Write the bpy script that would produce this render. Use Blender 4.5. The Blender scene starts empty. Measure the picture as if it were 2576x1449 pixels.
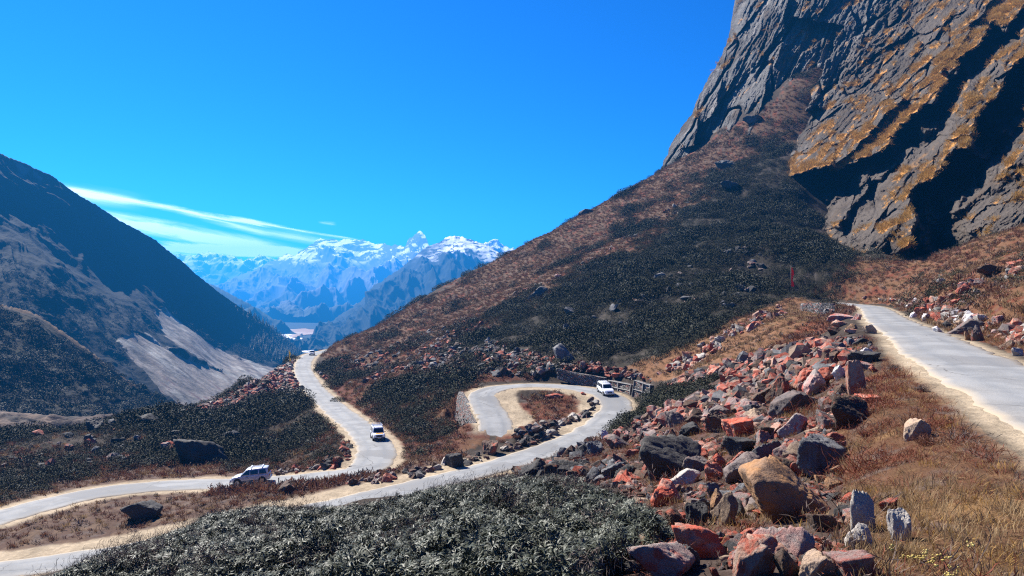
import bpy, math, random
import numpy as np
from mathutils import Vector, Matrix

random.seed(7)
RNG = np.random.default_rng(11)
SC = bpy.context.scene
COL = SC.collection
R = math.radians

# ------------------------------------------------------------------ camera
FPX, CX, CY = 1946.0, 1288.0, 724.5      # focal length and centre in units of a 2576 px wide picture
cam_d = bpy.data.cameras.new('camera')
cam_d.sensor_width = 36.0
cam_d.lens = 36.0 * FPX / 2576.0
cam_d.clip_start = 0.3
cam_d.clip_end = 60000
cam = bpy.data.objects.new('camera', cam_d)
cam.location = (0, 0, 0)
cam.rotation_euler = (R(90), 0, 0)
COL.objects.link(cam)
SC.camera = cam

# ------------------------------------------------------------------ sun, sky, exposure
SUN_AZ, SUN_EL = R(-45), R(44)           # azimuth from +Y, negative = to the left
sdir = Vector((math.sin(SUN_AZ) * math.cos(SUN_EL), math.cos(SUN_AZ) * math.cos(SUN_EL), math.sin(SUN_EL)))
sun_d = bpy.data.lights.new('sun', 'SUN')
sun_d.energy = 5.0
sun_d.angle = R(0.5)
sun_d.color = (1.0, 0.955, 0.88)
sun = bpy.data.objects.new('sun', sun_d)
sun.rotation_euler = sdir.to_track_quat('Z', 'Y').to_euler()
COL.objects.link(sun)

SC.view_settings.view_transform = 'Standard'
SC.view_settings.look = 'None'
SC.view_settings.gamma = 1.0
SC.cycles.filter_width = 1.2
SC.cycles.use_denoising = False
SC.cycles.use_adaptive_sampling = False
SC.view_settings.exposure = 1.53

world = bpy.data.worlds.new('World')
SC.world = world
world.use_nodes = True


class NT:
    """small helper to write node trees"""
    def __init__(self, tree):
        self.t = tree
        tree.nodes.clear()

    def n(self, kind, **kw):
        nd = self.t.nodes.new(kind)
        for k, v in kw.items():
            setattr(nd, k, v)
        return nd

    def put(self, sock, v):
        if isinstance(v, bpy.types.NodeSocket):
            self.t.links.new(v, sock)
        elif v is not None:
            sock.default_value = v

    def m(self, op, a, b=None, c=None, clamp=False):
        nd = self.n('ShaderNodeMath', operation=op, use_clamp=clamp)
        self.put(nd.inputs[0], a)
        self.put(nd.inputs[1], b)
        self.put(nd.inputs[2], c)
        return nd.outputs[0]

    def mix(self, f, a, b, blend='MIX'):
        nd = self.n('ShaderNodeMix', data_type='RGBA', blend_type=blend)
        self.put(nd.inputs[0], f)
        for s, v in ((nd.inputs[6], a), (nd.inputs[7], b)):
            if isinstance(v, tuple) and len(v) == 3:
                v = v + (1.0,)
            self.put(s, v)
        return nd.outputs[2]

    def ramp(self, f, lo, hi):
        nd = self.n('ShaderNodeMapRange', clamp=True, interpolation_type='SMOOTHSTEP')
        self.put(nd.inputs[0], f)
        nd.inputs[1].default_value = lo
        nd.inputs[2].default_value = hi
        return nd.outputs[0]

    def noise(self, vec, scale, detail=4.0, rough=0.55, dist=0.0):
        nd = self.n('ShaderNodeTexNoise')
        self.put(nd.inputs['Vector'], vec)
        nd.inputs['Scale'].default_value = scale
        nd.inputs['Detail'].default_value = detail
        nd.inputs['Roughness'].default_value = rough
        nd.inputs['Distortion'].default_value = dist
        return nd.outputs['Fac']

    def scaled(self, vec, s):
        nd = self.n('ShaderNodeVectorMath', operation='MULTIPLY')
        self.put(nd.inputs[0], vec)
        nd.inputs[1].default_value = s
        return nd.outputs[0]


def build_world():
    t = NT(world.node_tree)
    sky = t.n('ShaderNodeTexSky', sky_type='NISHITA', sun_disc=False)
    sky.sun_elevation = SUN_EL
    sky.sun_rotation = SUN_AZ
    sky.altitude = 3600
    sky.air_density = 1.0
    sky.dust_density = 0.6
    sky.ozone_density = 3.0
    sr = t.n('ShaderNodeSeparateColor')                      # deeper, thin-air blue of high altitude
    t.put(sr.inputs[0], sky.outputs[0])
    hs = t.n('ShaderNodeCombineColor')
    hr, hg, hb = (t.m('MULTIPLY', t.m('POWER', sr.outputs[i], p), k) for i, p, k in ((0, 2.0, 0.022), (1, 1.48, 0.264), (2, 1.0, 1.06)))
    for i, c in enumerate((hr, hg, hb)):
        t.put(hs.inputs[i], c)
    # thin cirrus streaks low over the end of the valley (by direction of view from the ground)
    tc = t.n('ShaderNodeTexCoord')
    sp = t.n('ShaderNodeSeparateXYZ')
    t.put(sp.inputs[0], tc.outputs['Generated'])
    y = t.m('MAXIMUM', sp.outputs[1], 0.05)
    u = t.m('DIVIDE', sp.outputs[0], y)
    v = t.m('DIVIDE', sp.outputs[2], y)
    cb = t.n('ShaderNodeCombineXYZ')
    t.put(cb.inputs[0], t.m('MULTIPLY', u, 0.9))
    t.put(cb.inputs[1], t.m('MULTIPLY', t.m('ADD', v, t.m('MULTIPLY', u, 0.17)), 9.0))
    n1 = t.noise(cb.outputs[0], 7.0, 6.0, 0.6, 0.6)
    n2 = t.noise(cb.outputs[0], 3.0, 3.0, 0.5, 0.3)
    n3 = t.noise(cb.outputs[0], 30.0, 5.0, 0.6, 0.3)
    wob = t.m('MULTIPLY', t.m('SUBTRACT', n1, 0.5), 0.016)

    def band(c0, slope, u0, wid, wgrow, ua, ub, uc, ud):
        c = t.m('ADD', t.m('MULTIPLY', t.m('SUBTRACT', u, u0), slope), c0)
        dv = t.m('ABSOLUTE', t.m('ADD', t.m('SUBTRACT', v, c), wob))
        w = t.m('ADD', t.m('MULTIPLY', t.m('SUBTRACT', u0, u), wgrow), wid)
        g = t.m('SUBTRACT', 1.0, t.m('DIVIDE', dv, t.m('MAXIMUM', w, 0.0008)), clamp=True)
        e = t.m('MULTIPLY', t.ramp(u, ua, ub), t.m('SUBTRACT', 1.0, t.ramp(u, uc, ud)))
        return t.m('MULTIPLY', t.m('MULTIPLY', g, t.m('ADD', 0.35, t.m('MULTIPLY', g, 0.65))), e)
    b1 = band(0.0612, -0.176, -0.2, 0.0024, 0.009, -0.66, -0.57, -0.215, -0.192)
    b1 = t.m('MULTIPLY', b1, t.m('ADD', 0.55, t.m('MULTIPLY', n3, 0.9)))
    b2 = band(0.0700, -0.165, -0.42, 0.0140, 0.012, -0.62, -0.50, -0.36, -0.26)
    b3 = band(0.0500, -0.03, -0.42, 0.0095, 0.0, -0.54, -0.46, -0.30, -0.255)
    b4 = band(0.0815, -0.24, -0.36, 0.0065, 0.0, -0.44, -0.40, -0.34, -0.30)
    b5 = band(0.061, -0.19, -0.25, 0.0075, 0.0, -0.36, -0.28, -0.235, -0.20)
    b6 = band(0.0845, -0.1, -0.239, 0.0030, 0.0, -0.252, -0.243, -0.236, -0.226)
    b7 = band(0.1210, -0.14, -0.56, 0.0150, 0.0, -0.70, -0.60, -0.54, -0.46)
    tot = t.m('ADD', t.m('MULTIPLY', b1, 1.0), t.m('MULTIPLY', b2, 2.2))
    tot = t.m('ADD', tot, t.m('MULTIPLY', b3, 6.0))
    for b, k in ((b4, 0.6), (b5, 0.7), (b6, 0.5), (b7, 0.55)):
        tot = t.m('ADD', tot, t.m('MULTIPLY', b, k))
    n4 = t.noise(cb.outputs[0], 14.0, 6.0, 0.65, 1.2)
    cov = t.m('MULTIPLY', tot, t.m('ADD', 0.28, t.m('MULTIPLY', t.ramp(t.m('ADD', t.m('MULTIPLY', n2, 0.5), t.m('MULTIPLY', n4, 0.5)), 0.34, 0.66), 1.25)))
    front = t.ramp(sp.outputs[1], 0.3, 0.5)
    cov = t.m('MULTIPLY', t.m('MULTIPLY', cov, front), 0.95, clamp=True)
    col = t.mix(cov, hs.outputs[0], (13.0, 14.5, 16.0))
    bg = t.n('ShaderNodeBackground')
    t.put(bg.inputs[0], col)
    bg.inputs[1].default_value = 0.051
    out = t.n('ShaderNodeOutputWorld')
    t.put(out.inputs[0], bg.outputs[0])


build_world()
world.cycles.sampling_method = 'NONE'

# ------------------------------------------------------------------ numpy tools
_PERM = RNG.permutation(4096).astype(np.int64)
_GR = RNG.normal(size=(4096, 3))
_GR /= np.linalg.norm(_GR, axis=1)[:, None]


def pnoise(P):
    """gradient noise, P (...,3) -> about -1..1"""
    P = np.asarray(P, dtype=np.float64)
    I = np.floor(P).astype(np.int64)
    F = P - I
    W = F * F * F * (F * (F * 6 - 15) + 10)
    out = 0.0
    for dx in (0, 1):
        for dy in (0, 1):
            for dz in (0, 1):
                h = _PERM[(I[..., 0] + dx) & 4095]
                h = _PERM[(h + I[..., 1] + dy) & 4095]
                h = _PERM[(h + I[..., 2] + dz) & 4095]
                g = _GR[h]
                d = g[..., 0] * (F[..., 0] - dx) + g[..., 1] * (F[..., 1] - dy) + g[..., 2] * (F[..., 2] - dz)
                w = (W[..., 0] if dx else 1 - W[..., 0]) * (W[..., 1] if dy else 1 - W[..., 1]) * (W[..., 2] if dz else 1 - W[..., 2])
                out = out + w * d
    return out * 1.6


def fbm(P, octaves=5, gain=0.5, lac=2.03):
    s, a = 0.0, 1.0
    P = np.asarray(P, dtype=np.float64)
    for i in range(octaves):
        s = s + a * pnoise(P + 17.3 * i)
        P = P * lac
        a *= gain
    return s


def ridged(P, octaves=5, gain=0.5, lac=2.03):
    s, a, w = 0.0, 1.0, 1.0
    P = np.asarray(P, dtype=np.float64)
    for i in range(octaves):
        n = 1.0 - np.abs(pnoise(P + 31.7 * i))
        n = n * n * w
        w = np.clip(n * 1.6, 0, 1)
        s = s + a * n
        P = P * lac
        a *= gain
    return s


def facets(U, V, su, sv, seed, sharp=0.5):
    """broken planes: every cell of a jittered grid is a small tilted plane"""
    u, v = U / su + seed * 7.31, V / sv + seed * 3.17
    iu, iv = np.floor(u).astype(np.int64), np.floor(v).astype(np.int64)
    best = np.full(u.shape, 1e9); out = np.zeros(u.shape)
    for a in (-1, 0, 1):
        for b in (-1, 0, 1):
            h = _PERM[(_PERM[(iu + a) & 4095] + iv + b) & 4095]
            g = _GR[h]
            du = u - (iu + a + 0.5 + 0.62 * g[..., 0]); dv = v - (iv + b + 0.5 + 0.62 * g[..., 1])
            d = du * du + dv * dv
            k = d < best
            g2 = _GR[(h * 13 + 5) & 4095]
            best = np.where(k, d, best)
            out = np.where(k, sharp * g2[..., 2] + 0.9 * (du * g2[..., 0] + dv * g2[..., 1]), out)
    return out


def sstep(x, a, b):
    t = np.clip((x - a) / (b - a), 0, 1)
    return t * t * (3 - 2 * t)


def tps_fit(XY, Z, lam=1e-4):
    n = len(XY)
    D = np.linalg.norm(XY[:, None] - XY[None], axis=2)
    K = np.where(D > 0, D * D * np.log(D + 1e-12), 0) + lam * np.eye(n)
    Pm = np.hstack([np.ones((n, 1)), XY])
    A = np.zeros((n + 3, n + 3))
    A[:n, :n] = K
    A[:n, n:] = Pm
    A[n:, :n] = Pm.T
    sol = np.linalg.solve(A, np.concatenate([Z, np.zeros(3)]))
    return XY, sol


def tps_eval(fit, Q):
    XY, sol = fit
    n = len(XY)
    Q = np.asarray(Q, dtype=np.float64)
    out = np.empty(len(Q))
    for i in range(0, len(Q), 60000):
        q = Q[i:i + 60000]
        d2 = (q[:, 0:1] - XY[None, :, 0]) ** 2 + (q[:, 1:2] - XY[None, :, 1]) ** 2
        k = 0.5 * d2 * np.log(d2 + 1e-18)
        out[i:i + 60000] = k @ sol[:n] + sol[n] + q @ sol[n + 1:]
    return out


def at(px, py, d):
    """picture position + real distance along the view -> point in the world (metres)"""
    px, py, d = np.broadcast_arrays(np.asarray(px, float), np.asarray(py, float), np.asarray(d, float))
    return np.stack([(px - CX) / FPX * d, d, (CY - py) / FPX * d], axis=-1)


def proj(P):
    d = np.maximum(P[..., 1], 0.5)
    return P[..., 0] / d * FPX + CX, CY - P[..., 2] / d * FPX


def inpoly(px, py, poly):
    px, py = np.asarray(px, float), np.asarray(py, float)
    res = np.zeros(px.shape, bool)
    n = len(poly)
    for i in range(n):
        x1, y1 = poly[i]
        x2, y2 = poly[(i + 1) % n]
        if y1 == y2:
            continue
        c = ((y1 > py) != (y2 > py)) & (px < (x2 - x1) * (py - y1) / (y2 - y1) + x1)
        res ^= c
    return res


def polydist(px, py, line):
    """distance to a polyline and signed side (positive = left of travel direction in y-down pictures: above)"""
    best = np.full(np.shape(px), 1e18)
    side = np.zeros(np.shape(px))
    tt = np.zeros(np.shape(px))
    L = np.asarray(line, float)
    seg = np.linalg.norm(np.diff(L, axis=0), axis=1)
    cum = np.concatenate([[0], np.cumsum(seg)])
    for i in range(len(L) - 1):
        ax, ay = L[i]
        ux, uy = L[i + 1] - L[i]
        t = np.clip(((px - ax) * ux + (py - ay) * uy) / (ux * ux + uy * uy), 0, 1)
        dx, dy = px - (ax + t * ux), py - (ay + t * uy)
        d = np.hypot(dx, dy)
        cr = ux * dy - uy * dx
        k = d < best
        best = np.where(k, d, best)
        side = np.where(k, -np.sign(cr), side)
        tt = np.where(k, (cum[i] + t * seg[i]) / cum[-1], tt)
    return best, side, tt


def spline(P, step):
    """Catmull-Rom through points, resampled"""
    P = np.asarray(P, float)
    Q = np.vstack([2 * P[0] - P[1], P, 2 * P[-1] - P[-2]])
    out = []
    for i in range(1, len(Q) - 2):
        n = max(2, int(np.linalg.norm(Q[i + 1] - Q[i]) / step))
        t = np.linspace(0, 1, n, endpoint=False)[:, None]
        p0, p1, p2, p3 = Q[i - 1], Q[i], Q[i + 1], Q[i + 2]
        out.append(0.5 * ((2 * p1) + (-p0 + p2) * t + (2 * p0 - 5 * p1 + 4 * p2 - p3) * t ** 2 + (-p0 + 3 * p1 - 3 * p2 + p3) * t ** 3))
    out.append(P[-1:])
    return np.vstack(out)


# ------------------------------------------------------------------ mesh tools
def mesh_np(name, V, F, mats, smooth=True, colors=None, matidx=None):
    """V (n,3); F (m,k) faces all of k corners"""
    me = bpy.data.meshes.new(name)
    V = np.ascontiguousarray(V, dtype=np.float32)
    F = np.ascontiguousarray(F, dtype=np.int32)
    k = F.shape[1]
    me.vertices.add(len(V))
    me.vertices.foreach_set('co', V.ravel())
    me.loops.add(F.size)
    me.loops.foreach_set('vertex_index', F.ravel())
    me.polygons.add(len(F))
    me.polygons.foreach_set('loop_start', np.arange(0, F.size, k, dtype=np.int32))
    me.polygons.foreach_set('loop_total', np.full(len(F), k, dtype=np.int32))
    if matidx is not None:
        me.polygons.foreach_set('material_index', np.ascontiguousarray(matidx, dtype=np.int32))
    me.update(calc_edges=True)
    me.polygons.foreach_set('use_smooth', np.full(len(F), bool(smooth)))
    if colors is not None:
        a = me.attributes.new('tint', 'FLOAT_COLOR', 'POINT')
        c = np.ones((len(V), 4), np.float32)
        c[:, :3] = np.clip(colors, 0, 1)
        a.data.foreach_set('color', c.ravel())
    for m in (mats if isinstance(mats, (list, tuple)) else [mats]):
        me.materials.append(m)
    return me


def link(name, me, parent=None):
    o = bpy.data.objects.new(name, me)
    COL.objects.link(o)
    if parent is not None:
        o.parent = parent
    return o


def tag(o, label=None, cat=None, group=None, kind=None):
    if label:
        o['label'] = label
    if cat:
        o['category'] = cat
    if group:
        o['group'] = group
    if kind:
        o['kind'] = kind
    return o


def thing(name, label, cat, loc=(0, 0, 0), rot=(0, 0, 0), group=None):
    o = bpy.data.objects.new(name, None)
    o.empty_display_size = 0.3
    COL.objects.link(o)
    o.location = loc
    o.rotation_euler = rot
    return tag(o, label, cat, group)


def grid_faces(n, m):
    i = np.arange(n - 1)[:, None] * m + np.arange(m - 1)[None]
    return np.stack([i, i + 1, i + m + 1, i + m], axis=-1).reshape(-1, 4)


def grid_normals(G):
    a = np.gradient(G, axis=0)
    b = np.gradient(G, axis=1)
    n = np.cross(a, b)
    n /= np.linalg.norm(n, axis=-1)[..., None] + 1e-12
    return n


# ------------------------------------------------------------------ materials
def mat_tint(name, rough=0.9, bump=0.0, bscale=8.0, vary=0.25, vscale=3.0, spec=0.2):
    """per-point colour of the thing itself, broken up by fine noise"""
    m = bpy.data.materials.new(name)
    m.use_nodes = True
    t = NT(m.node_tree)
    at_ = t.n('ShaderNodeAttribute', attribute_name='tint')
    tc = t.n('ShaderNodeTexCoord')
    n = t.noise(tc.outputs['Object'], vscale, 5.0, 0.65)
    k = t.m('ADD', t.m('MULTIPLY', t.m('SUBTRACT', n, 0.5), vary * 4 * 0.86), 0.86)
    cc = t.n('ShaderNodeVectorMath', operation='SCALE')
    t.put(cc.inputs[0], at_.outputs['Color'])
    t.put(cc.inputs['Scale'], k)
    b = t.n('ShaderNodeBsdfPrincipled')
    t.put(b.inputs['Base Color'], cc.outputs[0])
    b.inputs['Roughness'].default_value = rough
    b.inputs['Specular IOR Level'].default_value = spec
    if bump:
        bn = t.n('ShaderNodeBump')
        bn.inputs['Strength'].default_value = 1.0
        bn.inputs['Distance'].default_value = bump
        t.put(bn.inputs['Height'], t.noise(tc.outputs['Object'], bscale, 6.0, 0.65))
        t.put(b.inputs['Normal'], bn.outputs[0])
    o = t.n('ShaderNodeOutputMaterial')
    t.put(o.inputs[0], b.outputs[0])
    return m


def mat_plain(name, col, rough=0.6, metal=0.0, spec=0.4, vary=0.0, vscale=6.0, bump=0.0, bscale=20.0, coat=0.0):
    m = bpy.data.materials.new(name)
    m.use_nodes = True
    t = NT(m.node_tree)
    b = t.n('ShaderNodeBsdfPrincipled')
    tc = t.n('ShaderNodeTexCoord')
    if vary:
        n = t.noise(tc.outputs['Object'], vscale, 5.0, 0.6)
        k = t.m('ADD', t.m('MULTIPLY', t.m('SUBTRACT', n, 0.5), vary * 4), 1.0)
        cc = t.n('ShaderNodeVectorMath', operation='SCALE')
        cc.inputs[0].default_value = col[:3]
        t.put(cc.inputs['Scale'], k)
        t.put(b.inputs['Base Color'], cc.outputs[0])
    else:
        b.inputs['Base Color'].default_value = (*col[:3], 1)
    b.inputs['Roughness'].default_value = rough
    b.inputs['Metallic'].default_value = metal
    b.inputs['Specular IOR Level'].default_value = spec
    b.inputs['Coat Weight'].default_value = coat
    b.inputs['Coat Roughness'].default_value = 0.08
    if bump:
        bn = t.n('ShaderNodeBump')
        bn.inputs['Distance'].default_value = bump
        t.put(bn.inputs['Height'], t.noise(tc.outputs['Object'], bscale, 5.0, 0.65))
        t.put(b.inputs['Normal'], bn.outputs[0])
    o = t.n('ShaderNodeOutputMaterial')
    t.put(o.inputs[0], b.outputs[0])
    return m

# ================================================================== GROUND AND ROADS
# road centre lines: (picture x, picture y, distance)
ROAD_UP = [(5.5, -5, -3.3), (7.4, 1, -3.3), (9.3, 6, -3.3), (11.3, 11, -3.3), (13.2, 15.9, -3.3), (14.9, 20.2, -3.3), (16.1, 23.3, -3.3), (18.1, 28.9, -3.3), (22.7, 40.7, -3.3), (28.1, 53.3, -3.3),
           (38.8, 79.9, -3.3), (52, 110, -3.3), (61.6, 134, -3.2), (63.5, 150, -3.0), (60, 160, -2.6), (52, 165, -2.0)]      # world points
ROAD_MID = [(835, 880, 290), (803, 887, 264), (784, 892, 250), (768, 905, 228), (762, 925, 205), (768, 945, 182), (795, 985, 153), (845, 1030, 128),
            (897, 1070, 110), (930, 1100, 99), (946, 1130, 91), (938, 1158, 85.5), (900, 1184, 82.3), (800, 1200, 81.6), (635, 1216, 81.2), (500, 1218, 81), (363, 1225, 80),
            (250, 1240, 78), (170, 1256, 75.6), (60, 1284, 71.6), (-40, 1312, 68), (-200, 1362, 62.5), (-340, 1405, 58)]
ROAD_LOW = [(-320, 1490, 51), (-150, 1464, 53), (0, 1436, 55), (300, 1394, 57.2), (600, 1326, 61.2), (900, 1259, 66.2), (1200, 1186, 74.6), (1350, 1140, 81),
            (1480, 1088, 90), (1540, 1043, 99), (1548, 1012, 105), (1520, 992, 110), (1450, 975, 114), (1350, 969, 116), (1260, 973, 115), (1217, 990, 111),
            (1224, 1022, 104.5), (1245, 1058, 98), (1249, 1084, 94), (1238, 1110, 90.5), (1220, 1134, 87)]
# name, points, half width, shoulder left, shoulder right (in travel direction)
ROADS = {}
for nm, pts, hw, sl, sr in (('up', ROAD_UP, 2.2, 0.75, 0.6), ('mid', ROAD_MID, 2.35, 1.1, 1.1), ('low', ROAD_LOW, 2.2, 3.4, 0.9)):
    P = np.array(pts, float) if nm == 'up' else np.array([at(*p) for p in pts])
    S = spline(P, 0.8)
    k = np.ones(15) / 15.0                                     # even the grade
    zz = np.concatenate([np.full(7, S[0, 2]), S[:, 2], np.full(7, S[-1, 2])])
    S[:, 2] = np.convolve(zz, k, 'valid')
    ROADS[nm] = dict(S=S, hw=hw, sl=sl, sr=sr)

CTRL = [
    # near slope under the thicket
    (1200, 1449, 14.0), (800, 1449, 16.8), (300, 1449, 21.5), (60, 1449, 26.5), (1000, 1330, 24.0), (700, 1360, 25.5), (450, 1390, 27.0), (1280, 1300, 23.0),
    (1280, 1235, 36), (1000, 1272, 33), (700, 1318, 30), (480, 1350, 29.5), (1450, 1225, 34), (1500, 1300, 20), (1420, 1449, 12.4),
    # near boulder slope
    (1600, 1449, 11.2), (1900, 1449, 10.2), (2200, 1449, 9.4), (2500, 1449, 8.8), (2560, 1200, 13.6), (2300, 1300, 13), (2300, 1150, 18), (2100, 1200, 19), (2000, 1300, 14.6),
    (1800, 1350, 13.6), (1700, 1250, 19.2), (1800, 1150, 26.5), (1600, 1180, 33), (1650, 1310, 15.6), (2050, 1050, 30), (1950, 1000, 40.5), (1850, 1050, 41),
    (1700, 1080, 48), (1560, 1130, 56), (1400, 1165, 53), (2150, 900, 46), (2100, 850, 60), (2000, 900, 62), (1900, 930, 66), (1800, 950, 76), (1700, 960, 90),
    (1640, 1000, 93), (1585, 1050, 88), (1540, 1090, 78), (2200, 1000, 26), (2300, 1050, 21),
    # grassy bank below the far bend of the upper road
    (2000, 820, 92), (1900, 860, 96), (1800, 890, 101), (1700, 920, 109), (1950, 800, 108), (2060, 800, 115), (2110, 800, 108), (2000, 770, 132), (1900, 800, 122),
    # inside of the loop and the bank below it
    (1400, 1010, 106.5), (1450, 1030, 101), (1380, 1050, 98), (1320, 1085, 91), (1150, 1160, 82), (1050, 1180, 79), (1000, 1195, 76.5), (1430, 1075, 95), (800, 1240, 73), (500, 1262, 71), (200, 1300, 68),
    (1240, 1086, 88.6), (1205, 1094, 88.0), (1285, 1082, 89.5), (1240, 1125, 85.0), (1185, 1118, 90),
    # left of the loop and the slope over the middle road
    (1120, 1045, 112), (1150, 1085, 103), (1165, 1115, 96), (1050, 1000, 127), (1000, 930, 151), (900, 905, 191), (850, 905, 222), (830, 960, 168), (900, 1010, 133), (950, 1050, 113),
    (1000, 1100, 99), (1100, 1110, 94), (1100, 900, 166), (1250, 900, 141), (1250, 800, 191), (1100, 830, 216), (1300, 700, 251), (1450, 620, 271), (1170, 960, 124), (1300, 935, 124), (1400, 925, 121),
    # the bush slope
    (1500, 800, 152), (1600, 850, 131), (1400, 850, 142), (1400, 700, 212), (1600, 600, 232), (1800, 500, 252), (1800, 700, 162), (2000, 600, 184), (1800, 400, 300),
    (1950, 350, 290), (2050, 225, 301), (1900, 600, 200), (1700, 780, 146), (1900, 720, 150), (1530, 930, 117), (1620, 940, 112), (1980, 430, 258), (1995, 520, 236), (2070, 600, 206),
    (2140, 650, 186), (2050, 690, 165), (2030, 735, 158),
    # skyline of the spur
    (1665, 430, 330), (1580, 478, 325), (1500, 520, 320), (1400, 577, 315), (1300, 631, 310), (1200, 686, 306), (1100, 740, 300), (1020, 785, 293), (950, 823, 286), (880, 858, 277), (830, 878, 266),
    # bank right of the upper road
    (2300, 745, 100), (2300, 782, 84), (2400, 785, 62), (2500, 820, 47), (2560, 862, 37), (2450, 700, 85), (2576, 780, 43), (2576, 700, 62), (2576, 620, 95), (2400, 640, 130),
    (2250, 690, 150), (2250, 655, 172), (2100, 725, 158), (2150, 745, 140), (2900, 700, 70), (2900, 850, 38), (2650, 850, 32), (2576, 570, 132), (3300, 800, 40),
    # flats left of the middle road
    (0, 1098, 126), (0, 1160, 104), (200, 1088, 130), (350, 1066, 144), (470, 1050, 152), (530, 1018, 162), (600, 985, 168), (660, 952, 180), (700, 932, 192), (738, 912, 214), (760, 899, 238),
    (0, 1240, 83), (200, 1180, 94), (400, 1140, 105), (600, 1100, 114), (800, 1090, 112), (700, 1000, 148), (700, 1150, 95), (500, 1180, 91), (-300, 1200, 95), (-300, 1130, 120),
    (-300, 1300, 73), (-300, 1449, 46), (870, 1130, 94),
]
CP = [at(*p) for p in CTRL]
CP += [np.array([(px - CX) / FPX * d, d, z]) for px, d, z in ((-200, 40, -16.8), (0, 41, -16.6), (150, 40, -16.2), (300, 41, -16.2), (500, 45, -16.6), (700, 48, -16.2), (900, 51, -16.2), (1100, 56, -16.6), (1280, 60, -16.6), (0, 47, -18.6), (300, 49, -18.4), (600, 53, -18.0))]
CP += [np.array(p, float) for p in ((0, 4, -3.4), (-12, 4, -4.9), (12, 4, -3.2), (-30, 10, -9.0), (-55, 22, -15), (0, -20, -2), (-40, -20, -8), (40, -20, 3), (22, 12, -2.0), (40, 20, 0.5), (70, 40, 3.0))]
# where the ground falls away: behind the spur's skyline and into the gorge on the left
for p, dd, dz in (((1665, 430, 330), 60, -25), ((1500, 520, 320), 60, -28), ((1300, 631, 310), 60, -32), ((1100, 740, 300), 60, -38), ((950, 823, 286), 60, -42), ((850, 870, 270), 60, -46)):
    q = at(*p); CP.append(q + np.array([-0.1 * dd, dd, dz]))
for p, v in (((0, 1098, 126), (-20, 28, -24)), ((200, 1088, 130), (-10, 28, -24)), ((350, 1066, 144), (-12, 28, -24)), ((470, 1050, 152), (-12, 26, -24)), ((600, 985, 168), (-20, 24, -24)),
             ((700, 932, 192), (-22, 20, -26)), ((738, 912, 214), (-24, 20, -28)), ((760, 899, 238), (-26, 22, -30)), ((-300, 1130, 120), (-20, 28, -24))):
    q = at(*p)
    CP.append(q + np.array(v, float)); CP.append(q + 2.1 * np.array(v, float))
# the slope levels out where it runs in under the cliff
for p in ((2068, 213, 303), (2060, 290, 293), (2020, 380, 272), (2000, 450, 257), (2015, 520, 236), (2080, 605, 204), (2150, 662, 184)):
    q = at(*p)
    CP.append(q + np.array([11, 0, -3.0])); CP.append(q + np.array([26, 0, -9.0]))
CP = np.array(CP)
for nm in ROADS:
    CP = np.vstack([CP, ROADS[nm]['S'][::9]])
TFIT = tps_fit(CP[:, :2] / 100.0, CP[:, 2], lam=2e-4)


WEDGE_XY = [(-7.70, 111.4), (-5.95, 103.9), (-4.45, 97.4)]


def road_field(X, Y, nm, pad=9.0):
    """distance to a road's centre line, side and height of the road there (only near the road)"""
    rd = ROADS[nm]
    S = rd['S']
    d = np.full(X.shape, 1e9); z = np.zeros(X.shape); side = np.zeros(X.shape)
    lo, hi = S.min(0) - pad, S.max(0) + pad
    k = np.where((X > lo[0]) & (X < hi[0]) & (Y > lo[1]) & (Y < hi[1]))[0]
    T = np.gradient(S, axis=0)
    for c in range(0, len(k), 20000):
        kk = k[c:c + 20000]
        d2 = (X[kk, None] - S[None, :, 0]) ** 2 + (Y[kk, None] - S[None, :, 1]) ** 2
        j = d2.argmin(1)
        d[kk] = np.sqrt(d2[np.arange(len(kk)), j])
        z[kk] = S[j, 2]
        side[kk] = np.sign(T[j, 0] * (Y[kk] - S[j, 1]) - T[j, 1] * (X[kk] - S[j, 0]))   # +1 left of travel
    return d, side, z


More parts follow.
